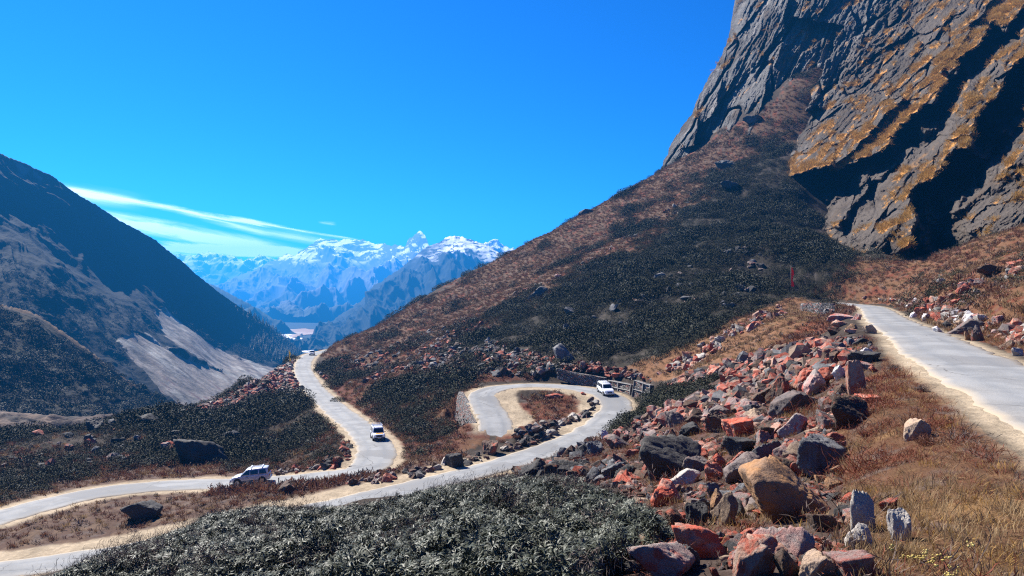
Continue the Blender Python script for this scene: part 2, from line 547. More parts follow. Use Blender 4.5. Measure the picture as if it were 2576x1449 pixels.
def ground_height(X, Y, want_sand=False):
    X = np.asarray(X, float).ravel(); Y = np.asarray(Y, float).ravel()
    Z = tps_eval(TFIT, np.stack([X, Y], 1) / 100.0)
    rr = np.hypot(X, Y)
    P = np.stack([X, Y, np.zeros_like(X)], 1)
    rough = 0.9 * fbm(P / 14.0, 4) + 0.16 * fbm(P / 2.3, 3) + 0.04 * fbm(P / 0.5, 3)
    rough *= np.clip(rr / 60.0, 0.22, 1.0)
    sand = np.zeros_like(X)
    wr = np.zeros_like(X); zr = np.zeros_like(X)
    jit = 0.55 * fbm(P / 3.1 + 5, 3)
    for nm in ROADS:
        rd = ROADS[nm]
        d, side, z = road_field(X, Y, nm)
        sh = np.where(side > 0, rd['sl'], rd['sr'])
        e = d - rd['hw'] - sh * (0.8 + 0.5 * jit)
        w = 1 - sstep(e, 0.2, 4.2)
        zz = z - 0.02 - 0.16 * (1 - sstep(d, rd['hw'] - 1.5, rd['hw'] - 0.7))
        up = w > wr
        zr = np.where(up, zz, zr); wr = np.maximum(wr, w)
        sd = 1 - sstep(e, -0.5, 0.5)
        if nm == 'low':                                        # no sand where the side arm runs out
            q = rd['S'][-1]
            sd = sd * sstep(np.hypot(X - q[0], Y - q[1]), 5.0, 8.5)
            dlow = d
        sand = np.maximum(sand, sd)
    Z = Z + rough * (1 - wr)
    Z = Z * (1 - wr) + (zr + 0.03 * fbm(P / 0.8, 2)) * wr
    # the stony bank at the inner side of the loop's side arm
    for q, rad, hh in ((at(1312, 1090, 90.5), 3.4, 1.25), (at(1278, 1104, 88.5), 2.6, 1.0), (at(1240, 1120, 87.0), 2.4, 0.7)):
        Z = Z + hh * np.exp(-((X - q[0]) ** 2 + (Y - q[1]) ** 2) / rad ** 2) * sstep(dlow, ROADS['low']['hw'] - 0.2, ROADS['low']['hw'] + 1.2)
    # the ground drops away on the outer side of the wedge of walling by the loop
    k = np.where((X > -26) & (X < 2) & (Y > 90) & (Y < 120))[0]
    if len(k):
        dist, side, t = polydist(X[k], Y[k], WEDGE_XY)
        W = (1 - sstep(dist, 4, 11)) * (side > 0) * sstep(t, -0.001, 0.02) * sstep(1 - t, -0.001, 0.02)
        zb = np.interp(t, [0, 0.5, 1], [-18.5, -18.95, -19.3]) - 0.08 * dist
        Z[k] = Z[k] * (1 - W) + np.minimum(zb, Z[k]) * W
        sand[k] *= 1 - W
    return (Z, sand) if want_sand else Z


# a lookup for ray hits and for planting things
GX, GY = np.meshgrid(np.arange(-190, 191, 1.0), np.arange(-4, 401, 1.0))
GZ = ground_height(GX, GY).reshape(GX.shape)


def gz(x, y):
    """height of the ground"""
    x = np.atleast_1d(np.asarray(x, float)); y = np.atleast_1d(np.asarray(y, float))
    fx = np.clip(x + 190, 0, GX.shape[1] - 1.001); fy = np.clip(y + 4, 0, GX.shape[0] - 1.001)
    i, j = fx.astype(int), fy.astype(int); a, b = fx - i, fy - j
    return (GZ[j, i] * (1 - a) * (1 - b) + GZ[j, i + 1] * a * (1 - b) + GZ[j + 1, i] * (1 - a) * b + GZ[j + 1, i + 1] * a * b)


def hit(px, py, dmin=6.0):
    """first ground point seen at a picture position"""
    ds = dmin * np.exp(np.linspace(0, math.log(390 / dmin), 900))
    P = at(px, py, ds)
    below = P[:, 2] <= gz(P[:, 0], P[:, 1])
    k = int(np.argmax(below)) if below.any() else len(ds) - 1
    p = P[k]
    return np.array([p[0], p[1], ground_height([p[0]], [p[1]])[0]])


# zones by where they lie on the slope (outlined in the picture, kept as world colour of the ground)
Z_BUSH = [(2085, 700), (2150, 655), (2060, 575), (2000, 500), (1985, 420), (1950, 345), (1900, 375), (1830, 430), (1740, 505), (1640, 575), (1540, 640), (1420, 695), (1300, 750), (1180, 825),
          (1100, 885), (1160, 905), (1330, 880), (1420, 895), (1560, 920), (1690, 890), (1810, 825), (1900, 775), (1985, 742)]
Z_SPUR = [(800, 880), (1020, 780), (1300, 628), (1500, 515), (1665, 425), (1900, 290), (2060, 150), (2150, 130), (2110, 250), (2060, 320), (1960, 370), (1830, 460), (1640, 620), (1420, 740), (1180, 850), (1000, 930), (840, 930)]
Z_BANK = [(2010, 745), (1900, 775), (1810, 825), (1690, 880), (1600, 915), (1550, 935), (1640, 962), (1710, 945), (1850, 900), (2010, 860), (2110, 800), (2140, 770), (2060, 760)]
Z_FLAT = [(-400, 1090), (0, 1085), (350, 1055), (480, 1030), (620, 975), (745, 905), (770, 960), (860, 1060), (895, 1120), (880, 1170), (690, 1185), (450, 1190), (200, 1215), (0, 1270), (-400, 1320)]
Z_MIDL = [(790, 920), (1000, 930), (1180, 850), (1100, 885), (1160, 905), (1330, 900), (1420, 940), (1200, 960), (1195, 1010), (1230, 1110), (1150, 1150), (1000, 1160), (960, 1100), (850, 1000)]
Z_VERGE = [(2050, 740), (2150, 650), (2260, 645), (2420, 585), (2600, 545), (2900, 500), (3300, 900), (2800, 980), (2576, 890), (2420, 850), (2240, 765), (2140, 755)]
Z_THICK = [(60, 1500), (250, 1405), (480, 1330), (700, 1300), (1000, 1255), (1280, 1215), (1450, 1215), (1560, 1250), (1650, 1305), (1690, 1370), (1600, 1430), (1500, 1500)]
Z_ROCK = [(1500, 1110), (1560, 1080), (1640, 1010), (1720, 950), (1850, 910), (2000, 875), (2110, 850), (2200, 860), (2210, 930), (2160, 1010), (2100, 1100), (2120, 1200), (2150, 1330), (2200, 1449), (1500, 1449), (1560, 1440),
          (1660, 1370), (1650, 1300), (1560, 1230), (1450, 1215), (1300, 1195), (1330, 1160)]
Z_NEAR = [(2210, 930), (2160, 1010), (2100, 1100), (2120, 1200), (2150, 1330), (2200, 1500), (2900, 1500), (2700, 1250), (2480, 1080), (2330, 945), (2240, 880)]
Z_LOOP = [(1310, 1010), (1370, 995), (1450, 990), (1510, 1025), (1500, 1050), (1400, 1080), (1300, 1100), (1250, 1110), (1260, 1080)]


def build_ground():
    az = np.concatenate([np.linspace(-75, -40, 60, endpoint=False), np.linspace(-40, 40, 900, endpoint=False), np.linspace(40, 75, 60)])
    az = np.radians(az)
    r = np.concatenate([np.exp(np.linspace(math.log(3.0), math.log(480), 900))])
    Rr, A = np.meshgrid(r, az, indexing='ij')
    X, Y = Rr * np.sin(A), Rr * np.cos(A)
    Z, sand = ground_height(X, Y, True)
    V = np.stack([X.ravel(), Y.ravel(), Z], 1)
    px, py = proj(V)
    d = V[:, 1]
    n1 = fbm(V / 9.0, 4); n2 = fbm(V / 2.2 + 9, 4); n3 = fbm(V / 30.0 + 3, 3)
    px = px + 14 * n2; py = py + 10 * n1
    straw = np.array([0.20, 0.115, 0.052]); rust = np.array([0.135, 0.042, 0.022]); soil = np.array([0.030, 0.022, 0.016])
    tan = np.array([0.150, 0.075, 0.038]); sandc = np.array([0.36, 0.285, 0.195]); scree = np.array([0.11, 0.09, 0.08])
    C = np.tile(soil * 1.3, (len(V), 1))

    def lay(w, col):
        nonlocal C
        w = np.clip(w, 0, 1)[:, None]
        C = C * (1 - w) + np.asarray(col) * w
    lay(inpoly(px, py, Z_SPUR) * (d > 120) * 1.0, np.array([0.105, 0.062, 0.038]))
    rag = 38 * n1 + 22 * n2
    lay(inpoly(px + rag, py + rag, Z_SPUR) * (d > 120) * sstep(n1 + 0.6 * n2, -0.2, 0.4) * 0.8, np.array([0.055, 0.038, 0.028]))
    lay(inpoly(px + rag, py - 26 + rag, Z_BUSH) * (d > 100) * 0.9, np.array([0.028, 0.024, 0.017]))
    lay(inpoly(px, py, Z_SPUR) * sstep(n2 + 0.4 * n1, 0.25, 0.6), rust * 1.1)
    lay(inpoly(px, py, Z_MIDL) * 0.8, rust * 0.75)
    lay(inpoly(px, py, Z_MIDL) * sstep(n1, 0.1, 0.5), tan * 0.8)
    lay(inpoly(px, py, Z_BANK) * (d > 60) * 1.0, tan * 1.1)
    lay(inpoly(px, py, [(2160, 770), (2130, 760), (2050, 800), (1950, 870), (1880, 905), (1950, 905), (2060, 850)]) * (d > 50) * 0.85, rust * 1.2)
    lay(inpoly(px, py, Z_LOOP) * (d > 75) * 1.0, rust * 0.8)
    lay(inpoly(px, py, Z_LOOP) * (d > 75) * sstep(n2, 0.0, 0.5) * 0.7, tan * 0.7)
    lay(inpoly(px, py, Z_VERGE) * (d > 25) * 0.9, tan * 0.9)
    lay(inpoly(px, py, Z_VERGE) * (d > 25) * sstep(n2, 0.0, 0.5), rust * 0.9)
    lay(inpoly(px, py, Z_NEAR) * (d < 48) * 0.9, tan * 0.7)
    lay(inpoly(px, py, Z_NEAR) * (d < 48) * sstep(n1 + n2, 0.1, 0.7), straw * 0.9)
    lay(inpoly(px, py, Z_ROCK) * (d < 95) * 0.9, np.array([0.055, 0.037, 0.029]))  # soil colour darkened so the shaded gaps between boulders look deeper
    lay(inpoly(px, py, Z_ROCK) * (d < 95) * sstep(n2, 0.0, 0.5) * 0.8, np.array([0.10, 0.050, 0.037]))
    lay(((d > 52) & (d < 100) & (px < 1300) & (py > 1150)) * 0.8, np.array([0.085, 0.048, 0.033]))
    lay(((d > 52) & (d < 100) & (px < 1300) & (py > 1150)) * sstep(n2, 0.0, 0.4) * 0.7, np.array([0.13, 0.085, 0.055]))
    lay(sstep(fbm(V / 1.2 + 40, 3), 0.25, 0.7) * 0.5, scree)
    lay(sand, sandc * (0.88 + 0.25 * n2[:, None]))
    F = grid_faces(len(r), len(az))[:, ::-1]
    m = mat_tint('ground_soil', 0.95, 0.10, 3.0, 0.30, 2.5, 0.1)
    o = link('ground', mesh_np('ground', V, F, m, True, C))
    tag(o, kind='structure')


def build_roads():
    m = bpy.data.materials.new('worn_asphalt')
    m.use_nodes = True
    t = NT(m.node_tree)
    tc = t.n('ShaderNodeTexCoord')
    at_ = t.n('ShaderNodeAttribute', attribute_name='tint')
    pos = tc.outputs['Object']
    n1 = t.noise(pos, 0.35, 5, 0.6)
    n2 = t.noise(pos, 2.2, 6, 0.65)
    n3 = t.noise(pos, 28.0, 4, 0.7)
    base = t.mix(t.ramp(n1, 0.35, 0.65), (0.225, 0.230, 0.232), (0.165, 0.169, 0.172))
    base = t.mix(t.ramp(n2, 0.55, 0.75), base, (0.26, 0.252, 0.236))
    base = t.mix(t.m('MULTIPLY', t.ramp(n3, 0.48, 0.75), 0.55), base, (0.11, 0.11, 0.112))
    vor = t.n('ShaderNodeTexVoronoi', feature='DISTANCE_TO_EDGE')
    dv = t.n('ShaderNodeVectorMath', operation='ADD')
    t.put(dv.inputs[0], pos)
    nn = t.n('ShaderNodeTexNoise'); nn.inputs['Scale'].default_value = 1.1; nn.inputs['Detail'].default_value = 5
    t.put(nn.inputs['Vector'], pos)
    t.put(dv.inputs[1], nn.outputs['Color'])
    t.put(vor.inputs['Vector'], dv.outputs[0])
    vor.inputs['Scale'].default_value = 0.16
    crack = t.m('SUBTRACT', 1.0, t.ramp(vor.outputs['Distance'], 0.0025, 0.010))
    crack = t.m('MULTIPLY', crack, t.ramp(t.noise(pos, 0.25, 3), 0.42, 0.52))
    base = t.mix(t.m('MULTIPLY', crack, 0.8), base, (0.07, 0.07, 0.07))
    sa = t.n('ShaderNodeSeparateColor'); t.put(sa.inputs[0], at_.outputs['Color'])
    trk = t.m('SUBTRACT', 1.0, t.m('MULTIPLY', t.m('ABSOLUTE', t.m('SUBTRACT', sa.outputs[1], 0.42)), 4.5), clamp=True)
    base = t.mix(t.m('MULTIPLY', trk, t.ramp(t.noise(pos, 0.5, 4), 0.3, 0.7)), base, (0.15, 0.155, 0.16))     # wheel tracks
    patch = t.n('ShaderNodeTexVoronoi', feature='F1'); patch.inputs['Scale'].default_value = 0.22; t.put(patch.inputs['Vector'], dv.outputs[0])
    ps = t.n('ShaderNodeSeparateColor'); t.put(ps.inputs[0], patch.outputs['Color'])
    base = t.mix(t.m('MULTIPLY', t.ramp(ps.outputs[0], 0.74, 0.76), 0.75), base, (0.145, 0.147, 0.15))           # patched places
    base = t.mix(sa.outputs[0], base, (0.31, 0.25, 0.175))        # dusty edges
    b = t.n('ShaderNodeBsdfPrincipled')
    t.put(b.inputs['Base Color'], base)
    b.inputs['Roughness'].default_value = 0.9
    b.inputs['Specular IOR Level'].default_value = 0.25
    bn = t.n('ShaderNodeBump'); bn.inputs['Distance'].default_value = 0.02
    t.put(bn.inputs['Height'], t.noise(pos, 9.0, 6, 0.7))
    t.put(b.inputs['Normal'], bn.outputs[0])
    o = t.n('ShaderNodeOutputMaterial'); t.put(o.inputs[0], b.outputs[0])
    Vs, Fs, Cs, off = [], [], [], 0
    for nm, rd in ROADS.items():
        S = spline(rd['S'][::2], 0.5)
        if nm == 'low':                                        # the tarmac of the side arm runs out under loose dirt
            S[-14:, 2] -= np.linspace(0, 0.9, 14)
        T = np.gradient(S, axis=0); T[:, 2] = 0
        T /= np.linalg.norm(T, axis=1)[:, None]
        Nn = np.stack([-T[:, 1], T[:, 0], np.zeros(len(T))], 1)
        P3 = S * np.array([1, 1, 0])
        el = rd['hw'] + 0.30 * fbm(P3 / 2.5 + 3, 4) + 0.10 * pnoise(P3 / 0.7); er = rd['hw'] + 0.30 * fbm(P3 / 2.5 + 50, 4) + 0.10 * pnoise(P3 / 0.7 + 9)
        rows, cc = [], []
        for f, dz, dust in ((-1, -0.12, 1), (-0.97, -0.004, 0.85), (-0.8, 0.03, 0.15), (-0.4, 0.055, 0), (0, 0.065, 0.05), (0.4, 0.055, 0), (0.8, 0.03, 0.15), (0.97, -0.004, 0.85), (1, -0.12, 1)):
            e = el if f > 0 else er
            q = S + Nn * (f * e)[:, None]
            q[:, 2] += dz
            rows.append(q)
            cc.append(np.clip(dust + 0.5 * dust * fbm(q / 1.5, 3), 0, 1))
        G = np.stack(rows, 1)
        Vs.append(G.reshape(-1, 3)); cx = np.stack(cc, 1).reshape(-1); ac = np.tile([1, .97, .8, .4, 0, .4, .8, .97, 1], len(S))
        Cs.append(np.stack([cx, ac, cx], 1))
        Fs.append(grid_faces(*G.shape[:2])[:, ::-1] + off)
        off += G.shape[0] * G.shape[1]
    o = link('road', mesh_np('road', np.vstack(Vs), np.vstack(Fs), m, True, np.vstack(Cs)))
    tag(o, kind='structure')


build_ground()
build_roads()

# ================================================================== FAR LAND
def interp(line, x):
    L = np.asarray(line, float)
    return np.interp(x, L[:, 0], L[:, 1])


def hill_patch(name, sky, foot, ctrl, nx, ny, jag, rel, scale, colour, mat, back=(0.35, 0.5), power=1.0, stretch=(1, 1, 1), gully=None, kind='structure', calm=(), octs=6, shear=0.0, top_fade=0.1):
    """a hillside: columns from its foot up to its skyline, given real distances by control points, carved by noise, with a back slope behind the ridge"""
    x0, x1 = sky[0][0], sky[-1][0]
    px = np.linspace(x0, x1, nx)
    top = interp(sky, px); bot = interp(foot, px)
    v = np.linspace(0, 1, ny)[:, None]
    PY = top + (bot - top) * v
    PX = np.broadcast_to(px, PY.shape)
    C = np.asarray(ctrl, float)
    fit = tps_fit(C[:, :2] / 500.0, np.log(C[:, 2]), 1e-3)
    D = np.exp(tps_eval(fit, np.stack([PX.ravel(), PY.ravel()], 1) / 500.0)).reshape(PY.shape)
    G = at(PX, PY, D)
    N = grid_normals(G)
    N *= np.where(N[..., 2:3] < 0, -1, 1)
    Q = G / scale
    Q[..., 0] += shear * Q[..., 2]
    Q = Q * np.asarray(stretch)
    disp = (ridged(Q, octs) - 1.0) * rel
    fade = sstep(np.broadcast_to(v, PY.shape), 0.0, top_fade) * 0.9 + 0.1
    if gully:
        ang, su, sv, amp = gully
        ca, sa = math.cos(math.radians(ang)), math.sin(math.radians(ang))
        al, ac = PX * ca + PY * sa, -PX * sa + PY * ca
        wv = fbm(np.stack([al / su * 1.3, ac / su * 1.3, al * 0 + 4], -1), 3)
        gl = ridged(np.stack([al / su, ac / sv + 0.8 * wv, al * 0], -1), 5) - 0.9
        disp = disp + amp * gl
    for pl in calm:
        disp = disp * (1 - 0.85 * inpoly(PX, PY, pl))
    G = G + N * (disp * fade)[..., None]
    G[..., 2] += jag * fbm(np.stack([PX / 9.0, PY * 0, PX * 0], -1), 4) * np.exp(-np.broadcast_to(v, PY.shape) * 60)
    nb = 7
    ridge = G[0]
    Bk = []
    for i in range(nb, 0, -1):
        s = i / nb
        q = ridge.copy()
        dist = D[0] * back[0] * s
        q[:, 1] += dist * 0.8; q[:, 0] += dist * 0.25 * np.sign(q[:, 0])
        q[:, 2] -= dist * back[1] * (0.6 + 0.4 * s)
        Bk.append(q)
    G2 = np.vstack([np.array(Bk), G])
    N2 = grid_normals(G2)
    N2 *= np.where(N2[..., 2:3] < 0, -1, 1)
    PX2 = np.vstack([np.broadcast_to(px, (nb, nx)), PX]); PY2 = np.vstack([np.broadcast_to(top, (nb, nx)), PY])
    col = colour(G2, N2, PX2, PY2)
    o = link(name, mesh_np(name, G2.reshape(-1, 3), grid_faces(*G2.shape[:2])[:, ::-1], mat, True, col.reshape(-1, 3)))
    tag(o, kind=kind)
    return o


M_far = mat_tint('mountain_rock', 0.9, 0, 1, 0.0, 0.01, 0.1)
M_hill = mat_tint('hill_cover', 0.95, 0.9, 0.22, 0.28, 0.12, 0.1)


def lerp(a, b, w):
    w = np.clip(w, 0, 1)[..., None]
    return a * (1 - w) + np.asarray(b, float) * w


def snow_colour(zlo, zhi, sc, rock=(0.10, 0.095, 0.10), forest=(0.035, 0.045, 0.03), amount=0.0, zf=-40):
    def f(G, N, PX, PY):
        n = fbm(G / sc, 5); n2 = fbm(G / (sc * 0.28) + 7, 4)
        h = sstep(G[..., 2] + (zhi - zlo) * 0.5 * n, zlo, zhi)
        c = np.broadcast_to(np.asarray(forest, float), G.shape).copy()
        c = lerp(c, rock, sstep(G[..., 2] + 60 * n, zf, zf + 150))
        s = h * sstep(N[..., 2] * 0.8 + 0.34 * n2 + 0.16 * fbm(G / (sc * 0.1) + 3, 3) + amount, 0.46, 0.58)
        return lerp(c, (0.92, 0.93, 0.95), s)
    return f


def build_mountains():
    hill_patch('far_mountain', [(380, 650), (433, 639.5), (450.6, 636.8), (470, 641), (489, 640.4), (505, 637), (523.5, 632.2), (538, 638), (551, 640.4), (567, 643), (583.7, 641.3), (597, 649), (611, 655), (625, 650), (640, 646.8), (658.5, 641.3), (678.6, 648.6), (691, 651), (730, 668), (800, 690)],
               [(380, 760), (800, 800)], [(380, 640, 10800), (600, 645, 10600), (800, 690, 10400), (380, 760, 8500), (600, 770, 8200), (800, 800, 8000)],
               320, 140, 22, 150, 900, snow_colour(80, 420, 900, (0.13, 0.13, 0.15), amount=0.0, zf=-300), M_far)
    hill_patch('snow_mountain', [(480, 765), (547, 722.5), (572.8, 705), (598, 694), (635, 681.5), (662, 672), (671, 661), (695, 651), (718.7, 640.4), (733, 641.3), (742.4, 645), (751.6, 635.8), (766, 628.5), (780.8, 614), (793.5, 603),
                                 (806, 596.6), (821, 601.2), (841, 598), (853.7, 604.8), (864.7, 599.4), (885.5, 603), (904.9, 604.8), (926.8, 608.5), (945, 614), (957.8, 611.2), (981.5, 619.4), (998, 616.7), (1019.8, 620.3),
                                 (1027, 603), (1039.9, 593.9), (1050, 587), (1057.2, 582), (1069, 592), (1078.2, 614), (1110, 640), (1160, 670)],
               [(480, 800), (600, 830), (720, 842), (900, 845), (1160, 850)],
               [(480, 765, 6200), (640, 680, 7600), (806, 596, 8600), (950, 612, 8300), (1057, 582, 7600), (1160, 670, 7000), (480, 800, 5200), (720, 842, 3400), (900, 845, 3300), (1160, 850, 3000), (760, 720, 6200), (950, 720, 5600), (640, 760, 5600)],
               680, 340, 11, 150, 620, snow_colour(120, 420, 620, (0.12, 0.12, 0.14), amount=-0.19, zf=-120), M_far, gully=(55, 220, 80, 30), octs=6, stretch=(1, 0.4, 0.5), shear=0.8, top_fade=0.22)
    hill_patch('snow_peak', [(1190, 640), (1215, 613), (1229.6, 614.9), (1238.7, 606.7), (1251.5, 604.8), (1260.6, 614), (1282.5, 624), (1300.7, 628.5), (1340, 640), (1420, 670)],
               [(1190, 700), (1420, 720)], [(1190, 640, 5600), (1251, 605, 5900), (1420, 670, 5800), (1190, 700, 4900), (1420, 720, 4800)],
               200, 80, 12, 60, 420, snow_colour(60, 240, 400, (0.12, 0.12, 0.14), amount=-0.04, zf=-200), M_far)
    hill_patch('snow_capped_ridge', [(700, 900), (770, 866), (800, 838), (840, 806), (872, 783.6), (890, 769), (923, 739.8), (932.2, 723.4), (941.3, 714.3), (959.6, 708.8), (996, 685), (1018, 668.7), (1045.3, 645), (1063.6, 623), (1087, 612),
                               (1101.9, 608.5), (1122, 599.4), (1138.4, 594.8), (1163.9, 598.5), (1185.8, 604.8), (1218.7, 614.9), (1229.6, 618.5), (1253, 635.8), (1273, 648.6), (1340, 690), (1450, 760)],
               [(700, 915), (800, 905), (900, 930), (1450, 950)],
               [(700, 900, 1950), (800, 838, 2600), (890, 769, 3000), (941, 714, 3250), (1063, 623, 3800), (1138, 595, 4000), (1253, 636, 3700), (1450, 760, 3400), (700, 915, 1750), (900, 930, 1500), (1100, 900, 1600), (1450, 950, 1500), (1000, 800, 2400), (1100, 740, 2800)],
               560, 340, 5, 70, 240, snow_colour(100, 270, 170, (0.022, 0.024, 0.027), forest=(0.008, 0.013, 0.009), amount=-0.15, zf=90), M_far, gully=(50, 190, 60, 18), octs=6, stretch=(1, 0.4, 0.5), shear=0.8, top_fade=0.22)
    hill_patch('forest_ridge', [(420, 690), (523.5, 712.5), (552.7, 725), (589, 743.5), (625.7, 761.7), (662, 781.8), (689.5, 801.8), (707.8, 812.8), (735, 833), (760, 850)],
               [(420, 900), (760, 868)], [(420, 690, 2900), (589, 743, 2750), (760, 850, 2450), (420, 900, 1900), (600, 890, 1950), (760, 868, 2250)],
               240, 70, 3, 40, 260, lambda G, N, PX, PY: np.broadcast_to(np.array([0.016, 0.026, 0.016]), G.shape) * (1 + 0.5 * fbm(G / 60, 4))[..., None], M_far)


S_LEFT = [(-500, 230), (-250, 300), (0, 385.4), (33, 400), (63, 410), (93, 425), (133, 442), (180, 479), (220, 504), (260, 527), (300, 554), (353, 582), (393, 605), (416, 625), (439.6, 643), (467, 665), (489, 687),
          (521.7, 712.5), (551, 736), (591, 763.5), (625.7, 787), (647.6, 802.8), (690, 834), (725, 866), (752, 889), (790, 905)]
SCAR1 = [(389, 780), (410, 783), (440, 800), (520, 858), (600, 905), (700, 925), (745, 912), (690, 945), (640, 985), (560, 940), (500, 905), (460, 880), (420, 850), (398, 815)]
SCAR2 = [(297, 850), (330, 847), (335, 832), (365, 850), (420, 880), (470, 905), (520, 920), (600, 960), (640, 985), (560, 1012), (490, 1040), (430, 1015), (350, 935), (312, 880)]


def left_colour(G, N, PX, PY):
    n = fbm(G / 60, 5); n2 = fbm(G / 14 + 3, 4); n3 = fbm(np.stack([(PX * 0.62 + PY * 0.78) / 60, (PX * 0.78 - PY * 0.62) / 6.5, PX * 0], -1), 4)
    c = np.broadcast_to(np.array([0.052, 0.040, 0.030]), G.shape).copy()
    c = lerp(c, (0.028, 0.030, 0.020), sstep(n, -0.1, 0.5))
    c = lerp(c, (0.085, 0.062, 0.044), sstep(n3 + 0.3 * n2, 0.3, 0.85) * 0.7)
    c = lerp(c, (0.020, 0.026, 0.018), sstep(PX + 0.6 * (PY - 780) + 60 * n2, 520, 680) * 0.85)
    x, y = PX + 9 * n2, PY + 7 * n
    s1 = inpoly(x, y, SCAR1) | inpoly(x, y, SCAR2)
    st = fbm(np.stack([(PX * 0.80 + PY * 0.60) / 140, (PX * 0.60 - PY * 0.80) / 7.0, PX * 0], -1), 4)
    sc = lerp(np.broadcast_to(np.array([0.33, 0.28, 0.235]), G.shape), (0.50, 0.48, 0.43), sstep(0.6 * st + 0.8 * n, 0.0, 0.6) * 0.8)
    sc = lerp(sc, (0.19, 0.115, 0.095), sstep(st + 0.5 * n2, 0.25, 0.7) * sstep(PY, 900, 990))
    sc = lerp(sc, (0.20, 0.155, 0.13), sstep(-st - 0.2 * n2, 0.25, 0.6) * 0.7)
    c = lerp(c, sc, s1 * 1.0) if False else np.where(s1[..., None], sc, c)
    snow = sstep(n2 + 0.6 * n, 0.1, 0.5) * (inpoly(PX, PY, [(0, 385), (40, 400), (112, 440), (100, 470), (90, 500), (70, 470), (50, 445), (0, 420)]))
    c = lerp(c, (0.7, 0.72, 0.75), snow * 0.8)
    return np.where(s1[..., None], 0.50, 0.15) * c * np.where(s1, 1 + 0.6 * n2 + 0.08 * st + 0.3 * fbm(G / 5.0, 3), 1 + 0.25 * n2)[..., None]


def build_left_hill():
    foot = [(-500, 1130), (0, 1085), (250, 1075), (420, 1062), (480, 1050), (560, 1020), (640, 985), (720, 935), (755, 912), (790, 910)]
    ctrl = [(-500, 230, 560), (0, 385, 720), (220, 504, 810), (416, 625, 920), (551, 736, 1050), (648, 803, 1220), (0, 500, 672), (150, 590, 728), (300, 690, 806), (480, 790, 925), (600, 850, 1085), (725, 866, 1450), (790, 905, 1600), (-500, 1130, 330), (0, 1085, 400), (250, 1075, 430), (480, 1050, 520),
            (640, 985, 700), (720, 935, 950), (790, 910, 1500), (0, 620, 585), (100, 720, 545), (300, 800, 640), (480, 860, 760), (620, 905, 900)]
    hill_patch('left_hill', S_LEFT, foot, ctrl, 760, 440, 1.0, 3.2, 70, left_colour, M_hill, back=(0.5, 0.6), gully=(43, 300, 50, 4.2), calm=(SCAR1, SCAR2))

    def spur_colour(G, N, PX, PY):
        n = fbm(G / 9, 4); n2 = fbm(G / 30 + 5, 4)
        c = np.broadcast_to(np.array([0.018, 0.016, 0.012]), G.shape).copy()
        c = lerp(c, (0.05, 0.042, 0.036), sstep(n, 0.25, 0.6) * 0.8)
        c = lerp(c, (0.045, 0.035, 0.016), sstep(n2, 0.1, 0.5) * 0.6)
        e = PY - interp([(-500, 690), (0, 765), (90, 790), (170, 842), (250, 902), (330, 962), (400, 1000), (470, 1036), (500, 1048)], PX)
        return lerp(c, (0.14, 0.085, 0.045), (1 - sstep(e + 4 * n, 3, 9)) * 0.8)
    hill_patch('near_spur', [(-500, 690), (-100, 745), (0, 765), (50, 777), (90, 790), (130, 815), (170, 842), (210, 872), (250, 902), (290, 934), (330, 962), (365, 983), (400, 1000), (440, 1022), (470, 1036), (500, 1048)],
               [(-500, 1100), (0, 1052), (200, 1056), (400, 1058), (500, 1062)], [(-500, 690, 300), (0, 765, 335), (170, 842, 355), (330, 962, 365), (500, 1048, 360), (-500, 1100, 215), (0, 1052, 235), (250, 1056, 260), (500, 1062, 320)],
               420, 200, 0.9, 2.6, 26, spur_colour, M_hill, back=(0.25, 0.75))

    def terrace_colour(G, N, PX, PY):
        n = fbm(G / 5, 4)
        c = np.broadcast_to(np.array([0.075, 0.055, 0.045]), G.shape).copy()
        c = lerp(c, (0.16, 0.115, 0.085), sstep(n, 0.0, 0.5))
        return lerp(c, (0.035, 0.032, 0.028), sstep(fbm(G / 12 + 8, 3), 0.1, 0.5) * 0.7)
    hill_patch('river_terrace', [(-500, 1020), (0, 1034), (60, 1040), (140, 1047), (250, 1046), (330, 1044), (420, 1046), (500, 1046), (560, 1040)], [(-500, 1180), (0, 1150), (330, 1120), (560, 1100)],
               [(-500, 1020, 236), (0, 1034, 240), (250, 1046, 246), (560, 1040, 280), (-500, 1060, 206), (0, 1054, 216), (250, 1062, 220), (560, 1056, 240), (-500, 1180, 200), (0, 1150, 206), (330, 1120, 214), (560, 1100, 236)],
               300, 90, 0.3, 2.2, 16, terrace_colour, M_hill, back=(0.25, 0.6))


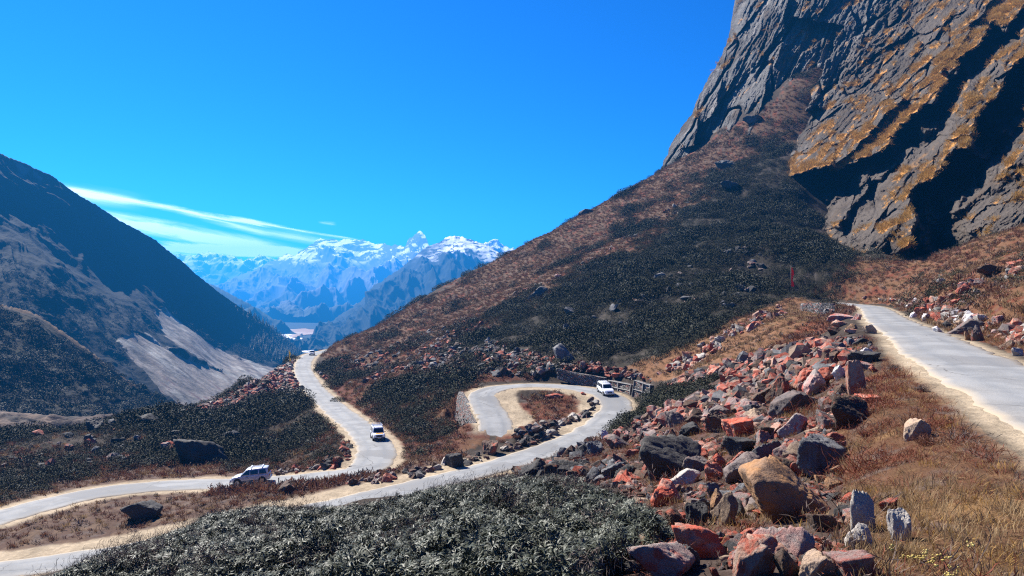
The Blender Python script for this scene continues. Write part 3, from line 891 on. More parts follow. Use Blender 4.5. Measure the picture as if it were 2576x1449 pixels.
def build_valley():
    r = np.exp(np.linspace(math.log(120), math.log(42000), 240))
    a = np.radians(np.linspace(-180, 180, 361))
    Rr, A = np.meshgrid(r, a, indexing='ij')
    G = np.stack([Rr * np.sin(A), Rr * np.cos(A), np.full(Rr.shape, -150.0)], -1)
    G[..., 2] += -6 * sstep(Rr, 6000, 40000)
    c = np.broadcast_to(np.array([0.024, 0.030, 0.020]), G.shape).copy()
    c = c * (1 + 0.4 * fbm(G / 120, 4))[..., None]
    o = link('valley_floor', mesh_np('valley_floor', G.reshape(-1, 3), grid_faces(*Rr.shape)[:, ::-1], M_far, True, c.reshape(-1, 3)))
    tag(o, kind='structure')
    # flood plain and braided river bed
    def flat(name, poly, z, colour, nx=260):
        P = np.array([at(p[0], p[1], -z * FPX / (p[1] - CY)) for p in poly])
        lo, hi = P.min(0), P.max(0)
        X, Y = np.meshgrid(np.linspace(lo[0], hi[0], nx), np.linspace(lo[1], hi[1], nx * 2), indexing='ij')
        Q = np.stack([X, Y, np.full(X.shape, z)], -1)
        n = fbm(Q / 45, 4)
        Xn, Yn = X + 14 * n, Y + 40 * fbm(Q / 70 + 4, 3)
        ins = inpoly(Xn, Yn, [(p[0], p[1]) for p in P])
        F = grid_faces(*X.shape)[:, ::-1]
        ok = ins.ravel()[F].sum(1) >= 3
        Q[..., 2] += 0.25 * n
        me = mesh_np(name, Q.reshape(-1, 3), F[ok], M_far, True, colour(Q).reshape(-1, 3))
        tag(link(name, me), kind='structure')
    flat('flood_plain', [(680, 838), (720, 829), (760, 826), (800, 829), (797, 836), (770, 843), (745, 846), (735, 852), (715, 850), (700, 843)], -148.0,
         lambda Q: lerp(np.broadcast_to(np.array([0.30, 0.20, 0.135]), Q.shape), (0.40, 0.32, 0.27), sstep(fbm(Q / 60, 3), 0.1, 0.5)))
    flat('river_bed', [(690, 842), (712, 833), (735, 836), (728, 843), (735, 851), (765, 851), (760, 862), (752, 868), (768, 876), (786, 886), (806, 896), (790, 900), (768, 888), (740, 878), (725, 862), (705, 850)], -147.0,
         lambda Q: lerp(np.broadcast_to(np.array([0.85, 0.86, 0.88]), Q.shape), (0.22, 0.21, 0.20), sstep(fbm(Q * np.array([1 / 12, 1 / 60, 1]), 4), -0.05, 0.25)))


build_mountains()
build_left_hill()
build_valley()

# ================================================================== CLIFF
CL_EDGE = [(-500, 1950), (-200, 1890), (0, 1853), (79, 1841), (153, 1809), (231, 1763), (287, 1740), (324, 1712), (370, 1684), (426, 1663), (470, 1640), (760, 1600)]    # py, px of the outline
O1 = [(1985, 458), (2060, 428), (2140, 398), (2230, 348), (2290, 292), (2350, 222), (2450, 122), (2600, -10)]
O2 = [(2262, 655), (2284, 560), (2310, 484), (2345, 444), (2390, 402), (2432, 332), (2482, 262), (2545, 186), (2680, 60)]
O3 = [(2225, 660), (2265, 622), (2330, 568), (2400, 528), (2480, 470), (2580, 410), (2750, 320)]
O4 = [(2100, 600), (2150, 522), (2200, 468), (2260, 420)]


def build_cliff():
    ny, nx = 620, 760
    py = np.linspace(-420, 760, ny)
    u = np.linspace(0, 1, nx) ** 1.15
    E = np.interp(py, [e[0] for e in CL_EDGE], [e[1] for e in CL_EDGE])
    ej = 4.0 * fbm(np.stack([py / 18, py * 0, py * 0 + 3], -1), 4)
    E = E + ej
    PX = E[:, None] + (3050 - E[:, None]) * u[None]
    PY = np.broadcast_to(py[:, None], PX.shape)
    ctrl = [(1853, 0, 385), (1663, 426, 338), (1600, 760, 330), (1760, 380, 322), (1900, 300, 309), (2060, 215, 304), (2000, 0, 345), (2200, 0, 318), (2200, 200, 284), (2050, 290, 294), (2000, 430, 266), (2010, 500, 246),
            (2100, 620, 207), (2160, 655, 190), (2260, 645, 174), (2310, 600, 166), (2450, 585, 150), (2576, 555, 136), (2576, 0, 262), (2576, 300, 186), (2400, 300, 212), (2300, 450, 202), (2576, -400, 380), (1950, -400, 470),
            (2900, 500, 112), (2900, 0, 205), (3050, -400, 330), (2160, 760, 180), (2576, 760, 125), (1950, 760, 250), (3050, 760, 95)]
    C = np.array(ctrl, float)
    fit = tps_fit(C[:, :2] / 500, np.log(C[:, 2]), 5e-3)
    D = np.exp(tps_eval(fit, np.stack([PX.ravel(), PY.ravel()], 1) / 500)).reshape(PX.shape)
    W = np.stack([PX, PY, PX * 0], -1)
    wx = PX + 34 * fbm(W / 105.0, 5); wy = PY + 34 * fbm(W / 105.0 + 9, 5)
    ledge = np.zeros(PX.shape); rec_all = np.zeros(PX.shape)
    right = sstep(PX + 0.55 * (PY - 250), 2010, 2130)          # 1 on the stepped right part, 0 on the tall left face
    for line, B, wid0, wid1, A, L in ((O1, 24, 165, 22, 10, 120), (O2, 30, 210, 70, 12, 110), (O4, 7, 45, 25, 6, 60), (O3, -7, 40, 40, 10, 60)):
        d, s, t = polydist(wx, wy, line)
        wid = wid0 + (wid1 - wid0) * t
        up = s > 0
        ends = sstep(t, 0.0, 0.03) * (1 - sstep(t, 0.985, 1.0)) if line is not O3 else 1.0
        f_up = -A * np.exp(-d / L)
        f_dn = -A + (A + B * (0.75 + 0.55 * fbm(W / 60.0 + 3, 4))) * sstep(d, 0, 12) * (1 - sstep(d, wid * 0.35, wid * 1.15)) + A * sstep(d, wid * 0.3, wid)
        D = D + np.where(up, f_up, f_dn) * ends
        ledge = np.maximum(ledge, np.where(up, np.exp(-d / 26.0), 0) * ends)
        rec_all = np.maximum(rec_all, np.where(up, 0, 1 - sstep(d, wid * 0.8, wid * 1.1)) * ends * (B > 5))
    # rock structure: slabs and cracks along the dip of the strata
    a1 = math.radians(45)
    U1 = (PX * math.cos(a1) - PY * math.sin(a1)); V1 = (PX * math.sin(a1) + PY * math.cos(a1))
    a2 = math.radians(64)
    U2 = (PX * math.cos(a2) - PY * math.sin(a2)); V2 = (PX * math.sin(a2) + PY * math.cos(a2))
    def slabs(U, Vv, su, sv, off):
        w = Vv + 10 * fbm(np.stack([U / 90, Vv / 90, U * 0 + off], -1), 3)
        return np.stack([U / su, w / sv, U * 0 + off], -1)
    fine = fbm(np.stack([PX / 9, PY / 9, D * 0], -1), 3)
    def cleft(C, w):
        return np.exp(-(fbm(C, 3) / w) ** 2)
    qx, qy = 9 * fbm(W / 45.0 + 2, 4), 9 * fbm(W / 45.0 + 6, 4)
    strR = fbm(slabs(U1, V1, 60, 9, 41.0), 4); strL = fbm(slabs(U2, V2, 80, 7, 42.0), 4)
    relR = 9.0 * facets(U1 + qx, V1 + qy, 330, 120, 1) + 3.2 * facets(U1 + 0.5 * qy, V1 + 0.5 * qx, 120, 44, 2) + 0.9 * facets(U1, V1, 42, 14, 3) + 3.5 * cleft(slabs(U1, V1, 300, 120, 21.0), 0.035) + 0.9 * strR + 0.5 * fine + 0.35 * np.abs(fbm(W / 4.0, 2))
    relL = 12.0 * facets(U2 + qx, V2 + qy, 420, 105, 4) + 3.8 * facets(U2 + 0.5 * qy, V2 + 0.5 * qx, 190, 42, 5) + 1.0 * facets(U2, V2, 70, 12, 6) + 6.0 * cleft(slabs(U2, V2, 380, 130, 22.0), 0.035) + 1.1 * strL + 0.5 * fine + 0.35 * np.abs(fbm(W / 4.0, 2))
    rel = relR * right + relL * (1 - right)
    rel *= np.clip(D / 280.0, 0.4, 1.2)
    D2 = D + rel * sstep(u[None] * 40, 0.0, 1.0)
    G = at(PX, PY, D2)
    # turn of the outline: the mass goes on behind it
    nb = 14
    bk = []
    for i in range(nb, 0, -1):
        s = i / nb
        q = G[:, 0].copy()
        q[:, 1] += 190 * s; q[:, 0] += 70 * s * s + 30 * s
        q[:, 2] += -6 * s
        q += (fbm(q / 22.0, 3) * 4 * s)[:, None] * np.array([1.0, 0, 0])
        bk.append(q)
    G = np.concatenate([np.stack(bk, 1), G], 1)
    pad = lambda M: np.concatenate([np.repeat(M[:, :1], nb, 1), M], 1)
    N = grid_normals(G)
    N *= np.where((N * -G).sum(-1, keepdims=True) < 0, -1, 1)
    right, ledge, rec, PXp, PYp, rp = pad(right), pad(ledge), pad(rec_all), pad(PX), pad(PY), pad(rel)
    n1 = fbm(G / 16, 4); n2 = fbm(G / 4.0 + 3, 4); n3 = fbm(pad(slabs(U2, V2, 200, 13, 9.0)[..., 0])[..., None] * np.array([1.0, 0, 0]) + pad(slabs(U2, V2, 200, 13, 9.0)[..., 1])[..., None] * np.array([0, 1.0, 0]), 4)
    c = np.broadcast_to(np.array([0.082, 0.066, 0.054]), G.shape).copy()
    c = lerp(c, (0.108, 0.104, 0.100), (1 - right) * 0.9)
    c = lerp(c, (0.036, 0.030, 0.026), sstep(n1 + 0.4 * n3, 0.0, 0.55) * 0.9)
    c = lerp(c, (0.245, 0.222, 0.200), sstep(n3 + 0.3 * n2, 0.2, 0.7) * (1 - right) * 0.9)
    c = lerp(c, (0.095, 0.065, 0.045), sstep(n1 - 0.2, 0.1, 0.5) * rec * 0.6)
    c = lerp(c, (0.10, 0.060, 0.035), sstep(n2 + n1, 0.5, 0.9) * 0.35)
    patch = fbm(pad(slabs(U1, V1, 60, 15, 14.0)[..., 0])[..., None] * np.array([1.0, 0, 0]) + pad(slabs(U1, V1, 60, 15, 14.0)[..., 1])[..., None] * np.array([0, 1.0, 0]), 5, 0.6)
    band = np.exp(-np.abs(polydist(PXp, PYp, [(2000, 430), (2180, 330), (2330, 200), (2460, 70), (2576, -30)])[0]) / 60.0)
    g = right * (1 - rec) * sstep(0.75 * ledge + 0.45 * band + 1.15 * patch + 0.55 * n2 + 0.5 * (N[..., 2] - 0.35), 0.76, 1.0)
    g = np.maximum(g, (1 - right) * sstep(patch + 0.5 * n2 + 0.8 * (N[..., 2] - 0.3), 0.85, 1.15) * 0.7)
    c = lerp(c, (0.068, 0.050, 0.036), sstep(n1 * 0.7 + n2 * 0.5 + right * 0.25, 0.15, 0.6) * 0.6)
    c = lerp(c, (0.50, 0.235, 0.055), g)
    m = mat_tint('cliff_rock', 0.9, 0.7, 0.9, 0.42, 0.9, 0.15)
    o = link('cliff', mesh_np('cliff', G.reshape(-1, 3), grid_faces(*G.shape[:2]), m, False, c.reshape(-1, 3)))
    tag(o, kind='structure')
    # the places where golden grass grows on the ledges
    k = np.where((g.ravel() > 0.6) & (PXp.ravel() > 1700) & (PXp.ravel() < 2750) & (PYp.ravel() > -60) & (PYp.ravel() < 690))[0]
    return G.reshape(-1, 3)[k], N.reshape(-1, 3)[k]


LEDGE_P, LEDGE_N = build_cliff()

# ================================================================== ROCKS
import bmesh


def ico(sub):
    bm = bmesh.new()
    bmesh.ops.create_icosphere(bm, subdivisions=sub, radius=1.0)
    bm.verts.ensure_lookup_table()
    V = np.array([v.co[:] for v in bm.verts])
    F = np.array([[v.index for v in f.verts] for f in bm.faces])
    bm.free()
    V /= np.linalg.norm(V, axis=1)[:, None]
    return V, F


_ICO = {s: ico(s) for s in (2, 3, 4, 5)}


def rock_shape(seed, sub, cuts=11, rough=0.05):
    """a broken boulder: a lump cut by random planes, edges a little worn, surface rough"""
    g = np.random.default_rng(seed)
    D, F = _ICO[sub]
    ax = g.uniform(0.62, 1.35, 3)
    N = g.normal(size=(cuts, 3)); N /= np.linalg.norm(N, axis=1)[:, None]
    h = g.uniform(0.34, 0.80, cuts)
    dot = D @ N.T
    rr = np.where(dot > 0.05, h / np.maximum(dot, 0.05), 9.0)
    k = 58.0
    r = -np.log(np.exp(-k * np.minimum(rr, 3)).sum(1) + math.exp(-k * 1.1)) / k
    P = D * r[:, None] * ax
    n = fbm(P * 1.7 + seed * 3.1, 4) * rough * 1.3 + fbm(P * 7.0 + seed, 4) * rough * 0.7
    cr = np.exp(-(pnoise(P * 1.8 + seed * 7.7) / 0.035) ** 2) * rough * 0.9
    P = P * (1 + n - cr)[:, None]
    P -= (P.max(0) + P.min(0)) / 2
    P /= np.abs(P).max(0)
    return P, F


def mat_rock(name, c1, c2, lich, lcol, red=None, ramt=0.0):
    m = bpy.data.materials.new(name)
    m.use_nodes = True
    t = NT(m.node_tree)
    tc = t.n('ShaderNodeTexCoord'); oi = t.n('ShaderNodeObjectInfo')
    off = t.n('ShaderNodeVectorMath', operation='ADD')
    t.put(off.inputs[0], tc.outputs['Object'])
    cm = t.n('ShaderNodeCombineXYZ')
    for i in range(3):
        t.put(cm.inputs[i], t.m('MULTIPLY', oi.outputs['Random'], (37.0, 91.0, 53.0)[i]))
    t.put(off.inputs[1], cm.outputs[0])
    p = off.outputs[0]
    n1 = t.noise(p, 1.5, 5, 0.62, 0.4)
    n2 = t.noise(p, 4.5, 6, 0.68, 0.3)
    n3 = t.noise(p, 22.0, 4, 0.7)
    base = t.mix(t.ramp(n1, 0.38, 0.62), c1, c2)
    if red:
        base = t.mix(t.m('MULTIPLY', t.ramp(t.noise(p, 1.1, 4, 0.6, 0.6), 0.56 - ramt, 0.68 - ramt), 0.95), base, red)
    base = t.mix(t.m('MULTIPLY', t.ramp(n2, 0.66 - lich, 0.74 - lich), 0.85), base, lcol)
    base = t.mix(t.m('MULTIPLY', t.ramp(n3, 0.56, 0.72), 0.5), base, (0.02, 0.018, 0.016))
    base = t.mix(t.m('MULTIPLY', t.ramp(t.noise(p, 30.0, 3, 0.6), 0.62, 0.74), 0.35), base, (0.5, 0.45, 0.40))
    k = t.m('ADD', 0.46, t.m('MULTIPLY', oi.outputs['Random'], 0.45))
    base = t.mix(1.0, base, oi.outputs['Color'], 'MULTIPLY')
    sc = t.n('ShaderNodeVectorMath', operation='SCALE')
    t.put(sc.inputs[0], base); t.put(sc.inputs['Scale'], k)
    b = t.n('ShaderNodeBsdfPrincipled')
    t.put(b.inputs['Base Color'], sc.outputs[0])
    b.inputs['Roughness'].default_value = 0.85
    b.inputs['Specular IOR Level'].default_value = 0.2
    bn = t.n('ShaderNodeBump'); bn.inputs['Distance'].default_value = 0.05
    t.put(bn.inputs['Height'], t.m('ADD', n2, t.m('MULTIPLY', n3, 0.35)))
    t.put(b.inputs['Normal'], bn.outputs[0])
    o = t.n('ShaderNodeOutputMaterial'); t.put(o.inputs[0], b.outputs[0])
    return m


RK = {
    'red': mat_rock('red_coated_rock', (0.40, 0.080, 0.042), (0.34, 0.19, 0.14), 0.03, (0.085, 0.055, 0.045), (0.44, 0.090, 0.050), 0.08),
    'salmon': mat_rock('salmon_rock', (0.40, 0.19, 0.125), (0.42, 0.30, 0.23), -0.02, (0.16, 0.10, 0.08), (0.44, 0.11, 0.065), 0.07),
    'pink': mat_rock('pink_rock', (0.36, 0.20, 0.17), (0.30, 0.25, 0.22), 0.0, (0.12, 0.09, 0.085), (0.42, 0.10, 0.07), 0.06),
    'pinkgrey': mat_rock('pinkish_grey_rock', (0.25, 0.19, 0.165), (0.17, 0.14, 0.13), 0.05, (0.055, 0.050, 0.046), (0.36, 0.11, 0.075), 0.02),
    'pale': mat_rock('pale_rock', (0.42, 0.37, 0.31), (0.33, 0.30, 0.27), -0.01, (0.12, 0.10, 0.085)),
    'white': mat_rock('white_rock', (0.60, 0.57, 0.55), (0.50, 0.44, 0.42), -0.05, (0.20, 0.15, 0.14)),
    'grey': mat_rock('grey_rock', (0.17, 0.165, 0.165), (0.11, 0.108, 0.11), 0.04, (0.04, 0.04, 0.04)),
    'dark': mat_rock('dark_rock', (0.050, 0.047, 0.046), (0.075, 0.068, 0.062), 0.02, (0.022, 0.020, 0.018)),
    'brown': mat_rock('brown_rock', (0.16, 0.095, 0.062), (0.10, 0.072, 0.055), 0.04, (0.035, 0.030, 0.025), (0.32, 0.085, 0.05), 0.02),
    'tan': mat_rock('tan_rock', (0.36, 0.25, 0.165), (0.28, 0.20, 0.145), 0.02, (0.10, 0.075, 0.055)),
    'ochre': mat_rock('ochre_rock', (0.33, 0.17, 0.075), (0.23, 0.14, 0.085), 0.02, (0.06, 0.05, 0.042), (0.36, 0.26, 0.16), 0.0),
}
WORD = dict(red='rust-red', salmon='salmon-orange', pink='pink', pinkgrey='pinkish grey', pale='pale buff', white='whitish', grey='grey', dark='blackish', brown='dark brown', tan='tan', ochre='ochre')
_rock_cache = {}


def rock_mesh(kind, sub, var):
    key = (kind, sub, var)
    if key not in _rock_cache:
        V, F = rock_shape(100 + var * 13, sub, 8 + var % 5, 0.075 if sub > 3 else 0.09)
        _rock_cache[key] = mesh_np('rock', V, F, RK[kind], smooth=sub > 4)
    return _rock_cache[key]


# (left, right, top, bottom) in the picture, colour, label, short name used as a landmark
def z5(a, b, c, d):
    return (1475.8 + a * .3519, 1475.8 + b * .3519, 939.1 + c * .3519, 939.1 + d * .3519)


def z6(a, b, c, d):
    return (1945.3 + a * .27775, 1945.3 + b * .27775, 670.8 + c * .27775, 670.8 + d * .27775)


HAND = [
    (z5(1075, 1800, 640, 1075), 'ochre', 'huge ochre and black boulder, biggest of the boulder field', 'huge ochre boulder'),
    (z5(870, 1090, 850, 1115), 'tan', 'cream tan boulder leaning against the huge ochre boulder', 'cream tan boulder'),
    (z5(370, 830, 465, 765), 'dark', 'big black shaded boulder above the leafy thicket', 'big black boulder'),
    (z5(455, 700, 770, 960), 'red', 'round orange-red boulder with a dark hollow beside the leafy thicket', 'hollowed red boulder'),
    (z5(595, 1005, 1090, 1340), 'red', 'wide flat-topped red boulder near the bottom of the picture', 'wide red boulder'),
    (z5(270, 725, 1230, 1500), 'pink', 'large pink and grey peaked boulder cut by the bottom edge', 'peaked pink boulder'),
    (z5(980, 1290, 1175, 1450), 'salmon', 'pale salmon block with a whitish top edge, near the bottom', 'salmon block'),
    (z5(970, 1205, 330, 475), 'red', 'bright red slab-sided boulder in the middle of the field', 'bright red boulder'),
    (z5(1495, 1825, 455, 725), 'grey', 'rugged grey boulder just above the huge ochre boulder', 'rugged grey boulder'),
    (z5(1290, 1500, 1235, 1440), 'brown', 'brown upright boulder in shade right of the salmon block', 'brown upright boulder'),
    (z5(250, 515, 1145, 1315), 'tan', 'tan mossy boulder behind the peaked pink boulder', 'mossy tan boulder'),
    (z5(1865, 2055, 870, 1165), 'pale', 'tall pale slab standing at the edge of the dry grass', 'tall pale slab'),
    (z5(1850, 2065, 1095, 1275), 'pale', 'pale boulder at the foot of the tall pale slab', 'pale foot boulder'),
    (z5(1570, 1815, 1010, 1140), 'brown', 'flat brown slab in the shade below the huge ochre boulder', 'flat brown slab'),
    (z5(765, 890, 895, 1005), 'grey', 'smooth grey rock left of the cream tan boulder', 'smooth grey rock'),
    (z5(1455, 1735, 1285, 1470), 'tan', 'low tan boulder by the bottom edge under dry twigs', 'low tan boulder'),
    (z5(1640, 2015, 1295, 1480), 'pink', 'long pink boulder lying at the bottom edge', 'long pink boulder'),
    (z5(705, 875, 940, 1105), 'dark', 'dark rock wedged under the smooth grey rock', 'wedged dark rock'),
    (z5(545, 745, 965, 1105), 'brown', 'brown boulder touching the leafy thicket below the hollowed red boulder', 'brown thicket boulder'),
    (z5(1365, 1565, 295, 455), 'pink', 'squared pink block beside the dry grass bank', 'squared pink block'),
    (z5(1735, 2015, 190, 395), 'brown', 'rounded brown boulder at the upper edge of the grass bank', 'rounded brown boulder'),
    (z5(1565, 1735, -10, 150), 'pink', 'faceted pink-white boulder under the upper road', 'faceted pink boulder'),
    (z5(1845, 1985, -70, 185), 'salmon', 'tall salmon boulder standing next to a white rock', 'tall salmon boulder'),
    (z5(1745, 1855, -50, 65), 'white', 'angular white rock between two salmon boulders', 'angular white rock'),
    (z5(1295, 1655, 135, 305), 'pinkgrey', 'long blotchy pinkish grey boulder with black lichen', 'long blotchy boulder'),
    (z5(1920, 2100, 160, 215), 'red', 'thin flat red slab below the tall salmon boulder', 'thin red slab'),
    (z5(685, 885, 605, 715), 'pinkgrey', 'pinkish grey wedge right of the big black boulder', 'pinkish wedge'),
    (z5(900, 1025, 575, 685), 'red', 'red angular rock left of another red slab', 'red angular rock'),
    (z5(1000, 1155, 565, 695), 'red', 'tilted red slab above the huge ochre boulder', 'tilted red slab'),
    (z5(825, 985, 645, 765), 'red', 'red-topped rock above the mossy pale rock', 'red-topped rock'),
    (z5(985, 1335, 585, 775), 'pinkgrey', 'broad pinkish grey rock right below the tilted red slab', 'broad pinkish rock'),
    (z5(1625, 1735, 715, 775), 'ochre', 'first of three small ochre stones on the back of the huge boulder', None),
    (z5(1730, 1850, 662, 745), 'ochre', 'topmost of three small ochre stones near the dry grass', None),
    (z5(1695, 1825, 752, 815), 'ochre', 'lowest of three small ochre stones near the dry grass', None),
    (z5(985, 1205, 470, 585), 'dark', 'black rock in shadow under the bright red boulder', 'black shadow rock'),
    (z5(845, 1015, 295, 435), 'brown', 'brown squared rock left of the bright red boulder', 'brown squared rock'),
    (z5(885, 1080, 235, 335), 'pinkgrey', 'pale speckled rock above the brown squared rock', 'pale speckled rock'),
    (z5(1275, 1445, 35, 215), 'brown', 'tall red-brown pointed boulder in the upper field', 'pointed brown boulder'),
    (z5(95, 165, 405, 485), 'white', 'white-faced rock at the edge of the lower road', 'white-faced roadside rock'),
    (z5(160, 255, 405, 485), 'red', 'red rock right beside the white-faced roadside rock', None),
    (z5(550, 725, 285, 385), 'pinkgrey', 'pinkish flat-topped rock under the bush patch', 'pinkish flat rock'),
    (z5(690, 825, 305, 385), 'brown', 'brown rock right of the pinkish flat-topped rock', None),
    (z5(665, 840, 360, 455), 'dark', 'dark rounded rock below the pinkish flat-topped rock', 'dark rounded rock'),
    (z5(290, 375, 550, 612), 'red', 'single bright red stone left of the big black boulder', 'single red stone'),
    (z5(0, 115, 495, 600), 'grey', 'grey rock on the shoulder above the lower road', 'grey shoulder rock'),
    (z5(120, 340, 445, 545), 'pinkgrey', 'low grey-pink rock left of the single bright red stone', None),
    (z5(580, 795, 695, 805), 'pale', 'pale mossy rock above the hollowed red boulder', 'mossy pale rock'),
    (z5(855, 955, 790, 905), 'grey', 'grey rock above the smooth grey rock', None),
    (z5(885, 1015, 840, 1000), 'ochre', 'ochre-orange rock behind the cream tan boulder', None),
    (z5(845, 915, 1365, 1435), 'red', 'small red stone between the peaked pink boulder and the salmon block', None),
    (z5(1685, 1755, 1190, 1265), 'salmon', 'small salmon stone left of the pale foot boulder', None),
    (z5(625, 805, 1245, 1410), 'grey', 'dark grey boulder wedged below the wide red boulder', 'wedged grey boulder'),
    (z5(0, 265, 1255, 1470), 'dark', 'low dark rock at the bottom edge left of the mossy tan boulder', 'low dark rock'),
    (z5(430, 560, 1060, 1150), 'dark', 'dark stone under the right end of the leafy thicket', None),
    # right side of the upper road
    (z6(1445, 1545, 545, 605), 'white', 'white stone on the right verge of the upper road', 'white verge stone'),
    (z6(1590, 1865, 495, 620), 'pinkgrey', 'long pinkish grey boulder on the right verge of the upper road', 'long verge boulder'),
    (z6(1715, 1795, 585, 680), 'ochre', 'ochre pointed stone touching the right edge of the upper road', 'ochre verge stone'),
    (z6(1795, 1910, 535, 690), 'pinkgrey', 'grey-brown upright boulder right of the ochre verge stone', 'upright verge boulder'),
    (z6(1825, 1945, 445, 515), 'pale', 'pale boulder in dry grass above the long verge boulder', 'pale grass boulder'),
    (z6(1335, 1415, 415, 495), 'white', 'round pale stone standing on the right verge', 'round pale stone'),
    (z6(1235, 1295, 400, 465), 'white', 'small white block on the far right verge', None),
    (z6(1285, 1385, 355, 435), 'red', 'red and brown block on the far right verge', 'red verge block'),
    (z6(1480, 1550, 475, 545), 'ochre', 'ochre block behind the white verge stone', None),
    (z6(1540, 1655, 485, 555), 'dark', 'dark block behind the long verge boulder', None),
    (z6(2055, 2175, 660, 745), 'tan', 'tan boulder at the right edge of the picture beside the road', 'tan edge boulder'),
    (z6(2155, 2260, 735, 815), 'pale', 'pale stone right of the tan boulder by the road', None),
    (z6(1670, 1810, 150, 235), 'red', 'red slab on the dry slope above the right verge', 'red slope slab'),
    (z6(1480, 1575, 110, 155), 'pale', 'pale slab on the dry slope far above the road', None),
    (z6(1840, 2090, -30, 90), 'brown', 'large dark brown outcrop on the dry slope at the right edge', 'brown outcrop'),
    (z6(1910, 1960, 530, 590), 'red', 'red stone between the long verge boulder and the picture edge', None),
    (z6(1990, 2090, 455, 540), 'pink', 'pink block on the upper right verge', None),
    # left edge of the upper road
    (z6(475, 705, 425, 500), 'pink', 'wide pink slab lying on top of the rocks at the road edge', 'wide pink slab'),
    (z6(535, 700, 470, 550), 'salmon', 'salmon block under the wide pink slab', None),
    (z6(700, 800, 425, 490), 'pink', 'pink stone right of the wide pink slab at the asphalt edge', None),
    (z6(495, 620, 540, 625), 'brown', 'brown rock under the salmon block near the road edge', None),
    (z6(655, 775, 515, 580), 'ochre', 'ochre rock leaning below the wide pink slab', None),
    (z6(815, 930, 530, 615), 'tan', 'tan upright stone on the left edge of the upper road', 'tan road stone'),
    (z6(645, 755, 565, 615), 'salmon', 'salmon flat stone left of the tan upright road stone', None),
    (z6(775, 900, 740, 810), 'white', 'white-pink stone on top of a black rock beside the sand shoulder', 'white capped stone'),
    (z6(690, 970, 780, 900), 'dark', 'black rock by the sand shoulder below the white-pink stone', 'black shoulder rock'),
    (z6(655, 885, 860, 990), 'pink', 'pink block stacked above the tall salmon boulder', 'stacked pink block'),
    (z6(870, 950, 905, 970), 'red', 'red stone right of the stacked pink block', None),
    (z6(720, 840, 650, 720), 'dark', 'dark flat rock in dry grass left of the upper road', None),
    (z6(190, 330, 1055, 1145), 'pink', 'pink rounded rock left of the faceted pink boulder', None),
    (z6(0, 400, 1140, 1330), 'pinkgrey', 'large lichen-spotted grey boulder below the pink rounded rock', None),
    # elsewhere on the slopes
    ((433, 582, 1098, 1178), 'dark', 'large dark split boulder with grassy top on the bush flat', 'split flat boulder'),
    ((308, 402, 1256, 1312), 'dark', 'dark boulder in the red grass strip between the two lower roads', 'grass strip boulder'),
    ((698, 748, 1210, 1246), 'brown', 'brown boulder on the strip right of the silver car', None),
    ((1118, 1168, 1138, 1178), 'dark', 'dark block on the bank edge above the lower road', 'bank edge block'),
    ((1208, 1258, 1106, 1146), 'brown', 'dark rock with reddish top on the bank between the roads', 'reddish bank rock'),
    ((1388, 1452, 862, 912), 'grey', 'grey rock outcrop in the bushes above the hairpin loop', 'grey loop outcrop'),
    ((1326, 1378, 720, 752), 'grey', 'grey boulder among bushes high on the hillside', 'high grey boulder'),
    ((1418, 1462, 770, 796), 'grey', 'grey boulder in the dark bushes below the skyline', None),
    ((1545, 1580, 688, 712), 'grey', 'small grey boulder deep in the dark bushes', None),
    ((1798, 1852, 402, 424), 'grey', 'upper of two grey boulders on the brown slope below the tall cliff', 'upper slope boulder'),
    ((1812, 1862, 455, 485), 'grey', 'lower of two grey boulders below the tall cliff', None),
    ((1455, 1495, 526, 538), 'grey', 'low grey outcrop sitting on the hillside skyline', 'skyline outcrop'),
    ((1872, 1918, 298, 314), 'grey', 'grey rock at the very foot of the tall grey cliff', None),
    ((214, 262, 1052, 1090), 'dark', 'dark pointed boulder on the far edge of the bush flat', 'far pointed boulder'),
    ((352, 425, 1040, 1078), 'dark', 'wide dark boulder at the far edge of the flat near the gorge', None),
    ((508, 548, 1036, 1056), 'dark', 'dark rock at the foot of the red rubble spur', None),
    ((775, 800, 1080, 1098), 'pinkgrey', 'flat rock in the bushes left of the jeep', None),
    ((594, 622, 1045, 1060), 'dark', 'flat dark rock in the bushes below the red rubble', None),
    ((1180, 1215, 852, 866), 'pale', 'long pale slab lying across the hillside bushes', 'long pale slab'),
    ((780, 815, 1408, 1449), 'red', 'reddish stone showing inside the leafy thicket', None),
    ((2270, 2335, 1060, 1110), 'tan', 'tan boulder half buried in dry twigs left of the sand shoulder', 'buried tan boulder'),
    ((2215, 2265, 1258, 1285), 'red', 'red stone in dry grass right of the tall pale slab', None),
    ((2235, 2290, 1290, 1370), 'pale', 'pale grey slab right of the tall pale slab under dry growth', None),
    ((1460, 1476, 985, 994), 'red', 'bright orange-red stone on the grass island inside the loop', None),
    ((1372, 1414, 989, 999), 'red', 'orange-red flat slab on the rim of the loop island', 'loop island slab'),
]


DARK_PATCH = [(1280, 1175), (1400, 1125), (1560, 1105), (1640, 1150), (1610, 1215), (1450, 1215), (1300, 1200)]
GREEN_PATCH = [(1530, 1085), (1580, 1018), (1640, 985), (1740, 962), (1820, 945), (1835, 985), (1720, 1015), (1620, 1060), (1540, 1095)]


SPUR_RUBBLE = [(470, 1046), (600, 983), (738, 908), (752, 930), (764, 985), (735, 1000), (650, 1002), (560, 1040)]
SCREE = [[(1030, 905), (1250, 790), (1500, 665), (1700, 552), (1840, 460), (1870, 430), (1760, 500), (1540, 640), (1300, 765), (1080, 885)], [(1000, 930), (1180, 855), (1330, 885), (1430, 930), (1300, 950), (1150, 940)], [(830, 930), (1000, 865), (1200, 800), (1240, 825), (1100, 895), (950, 950)]]


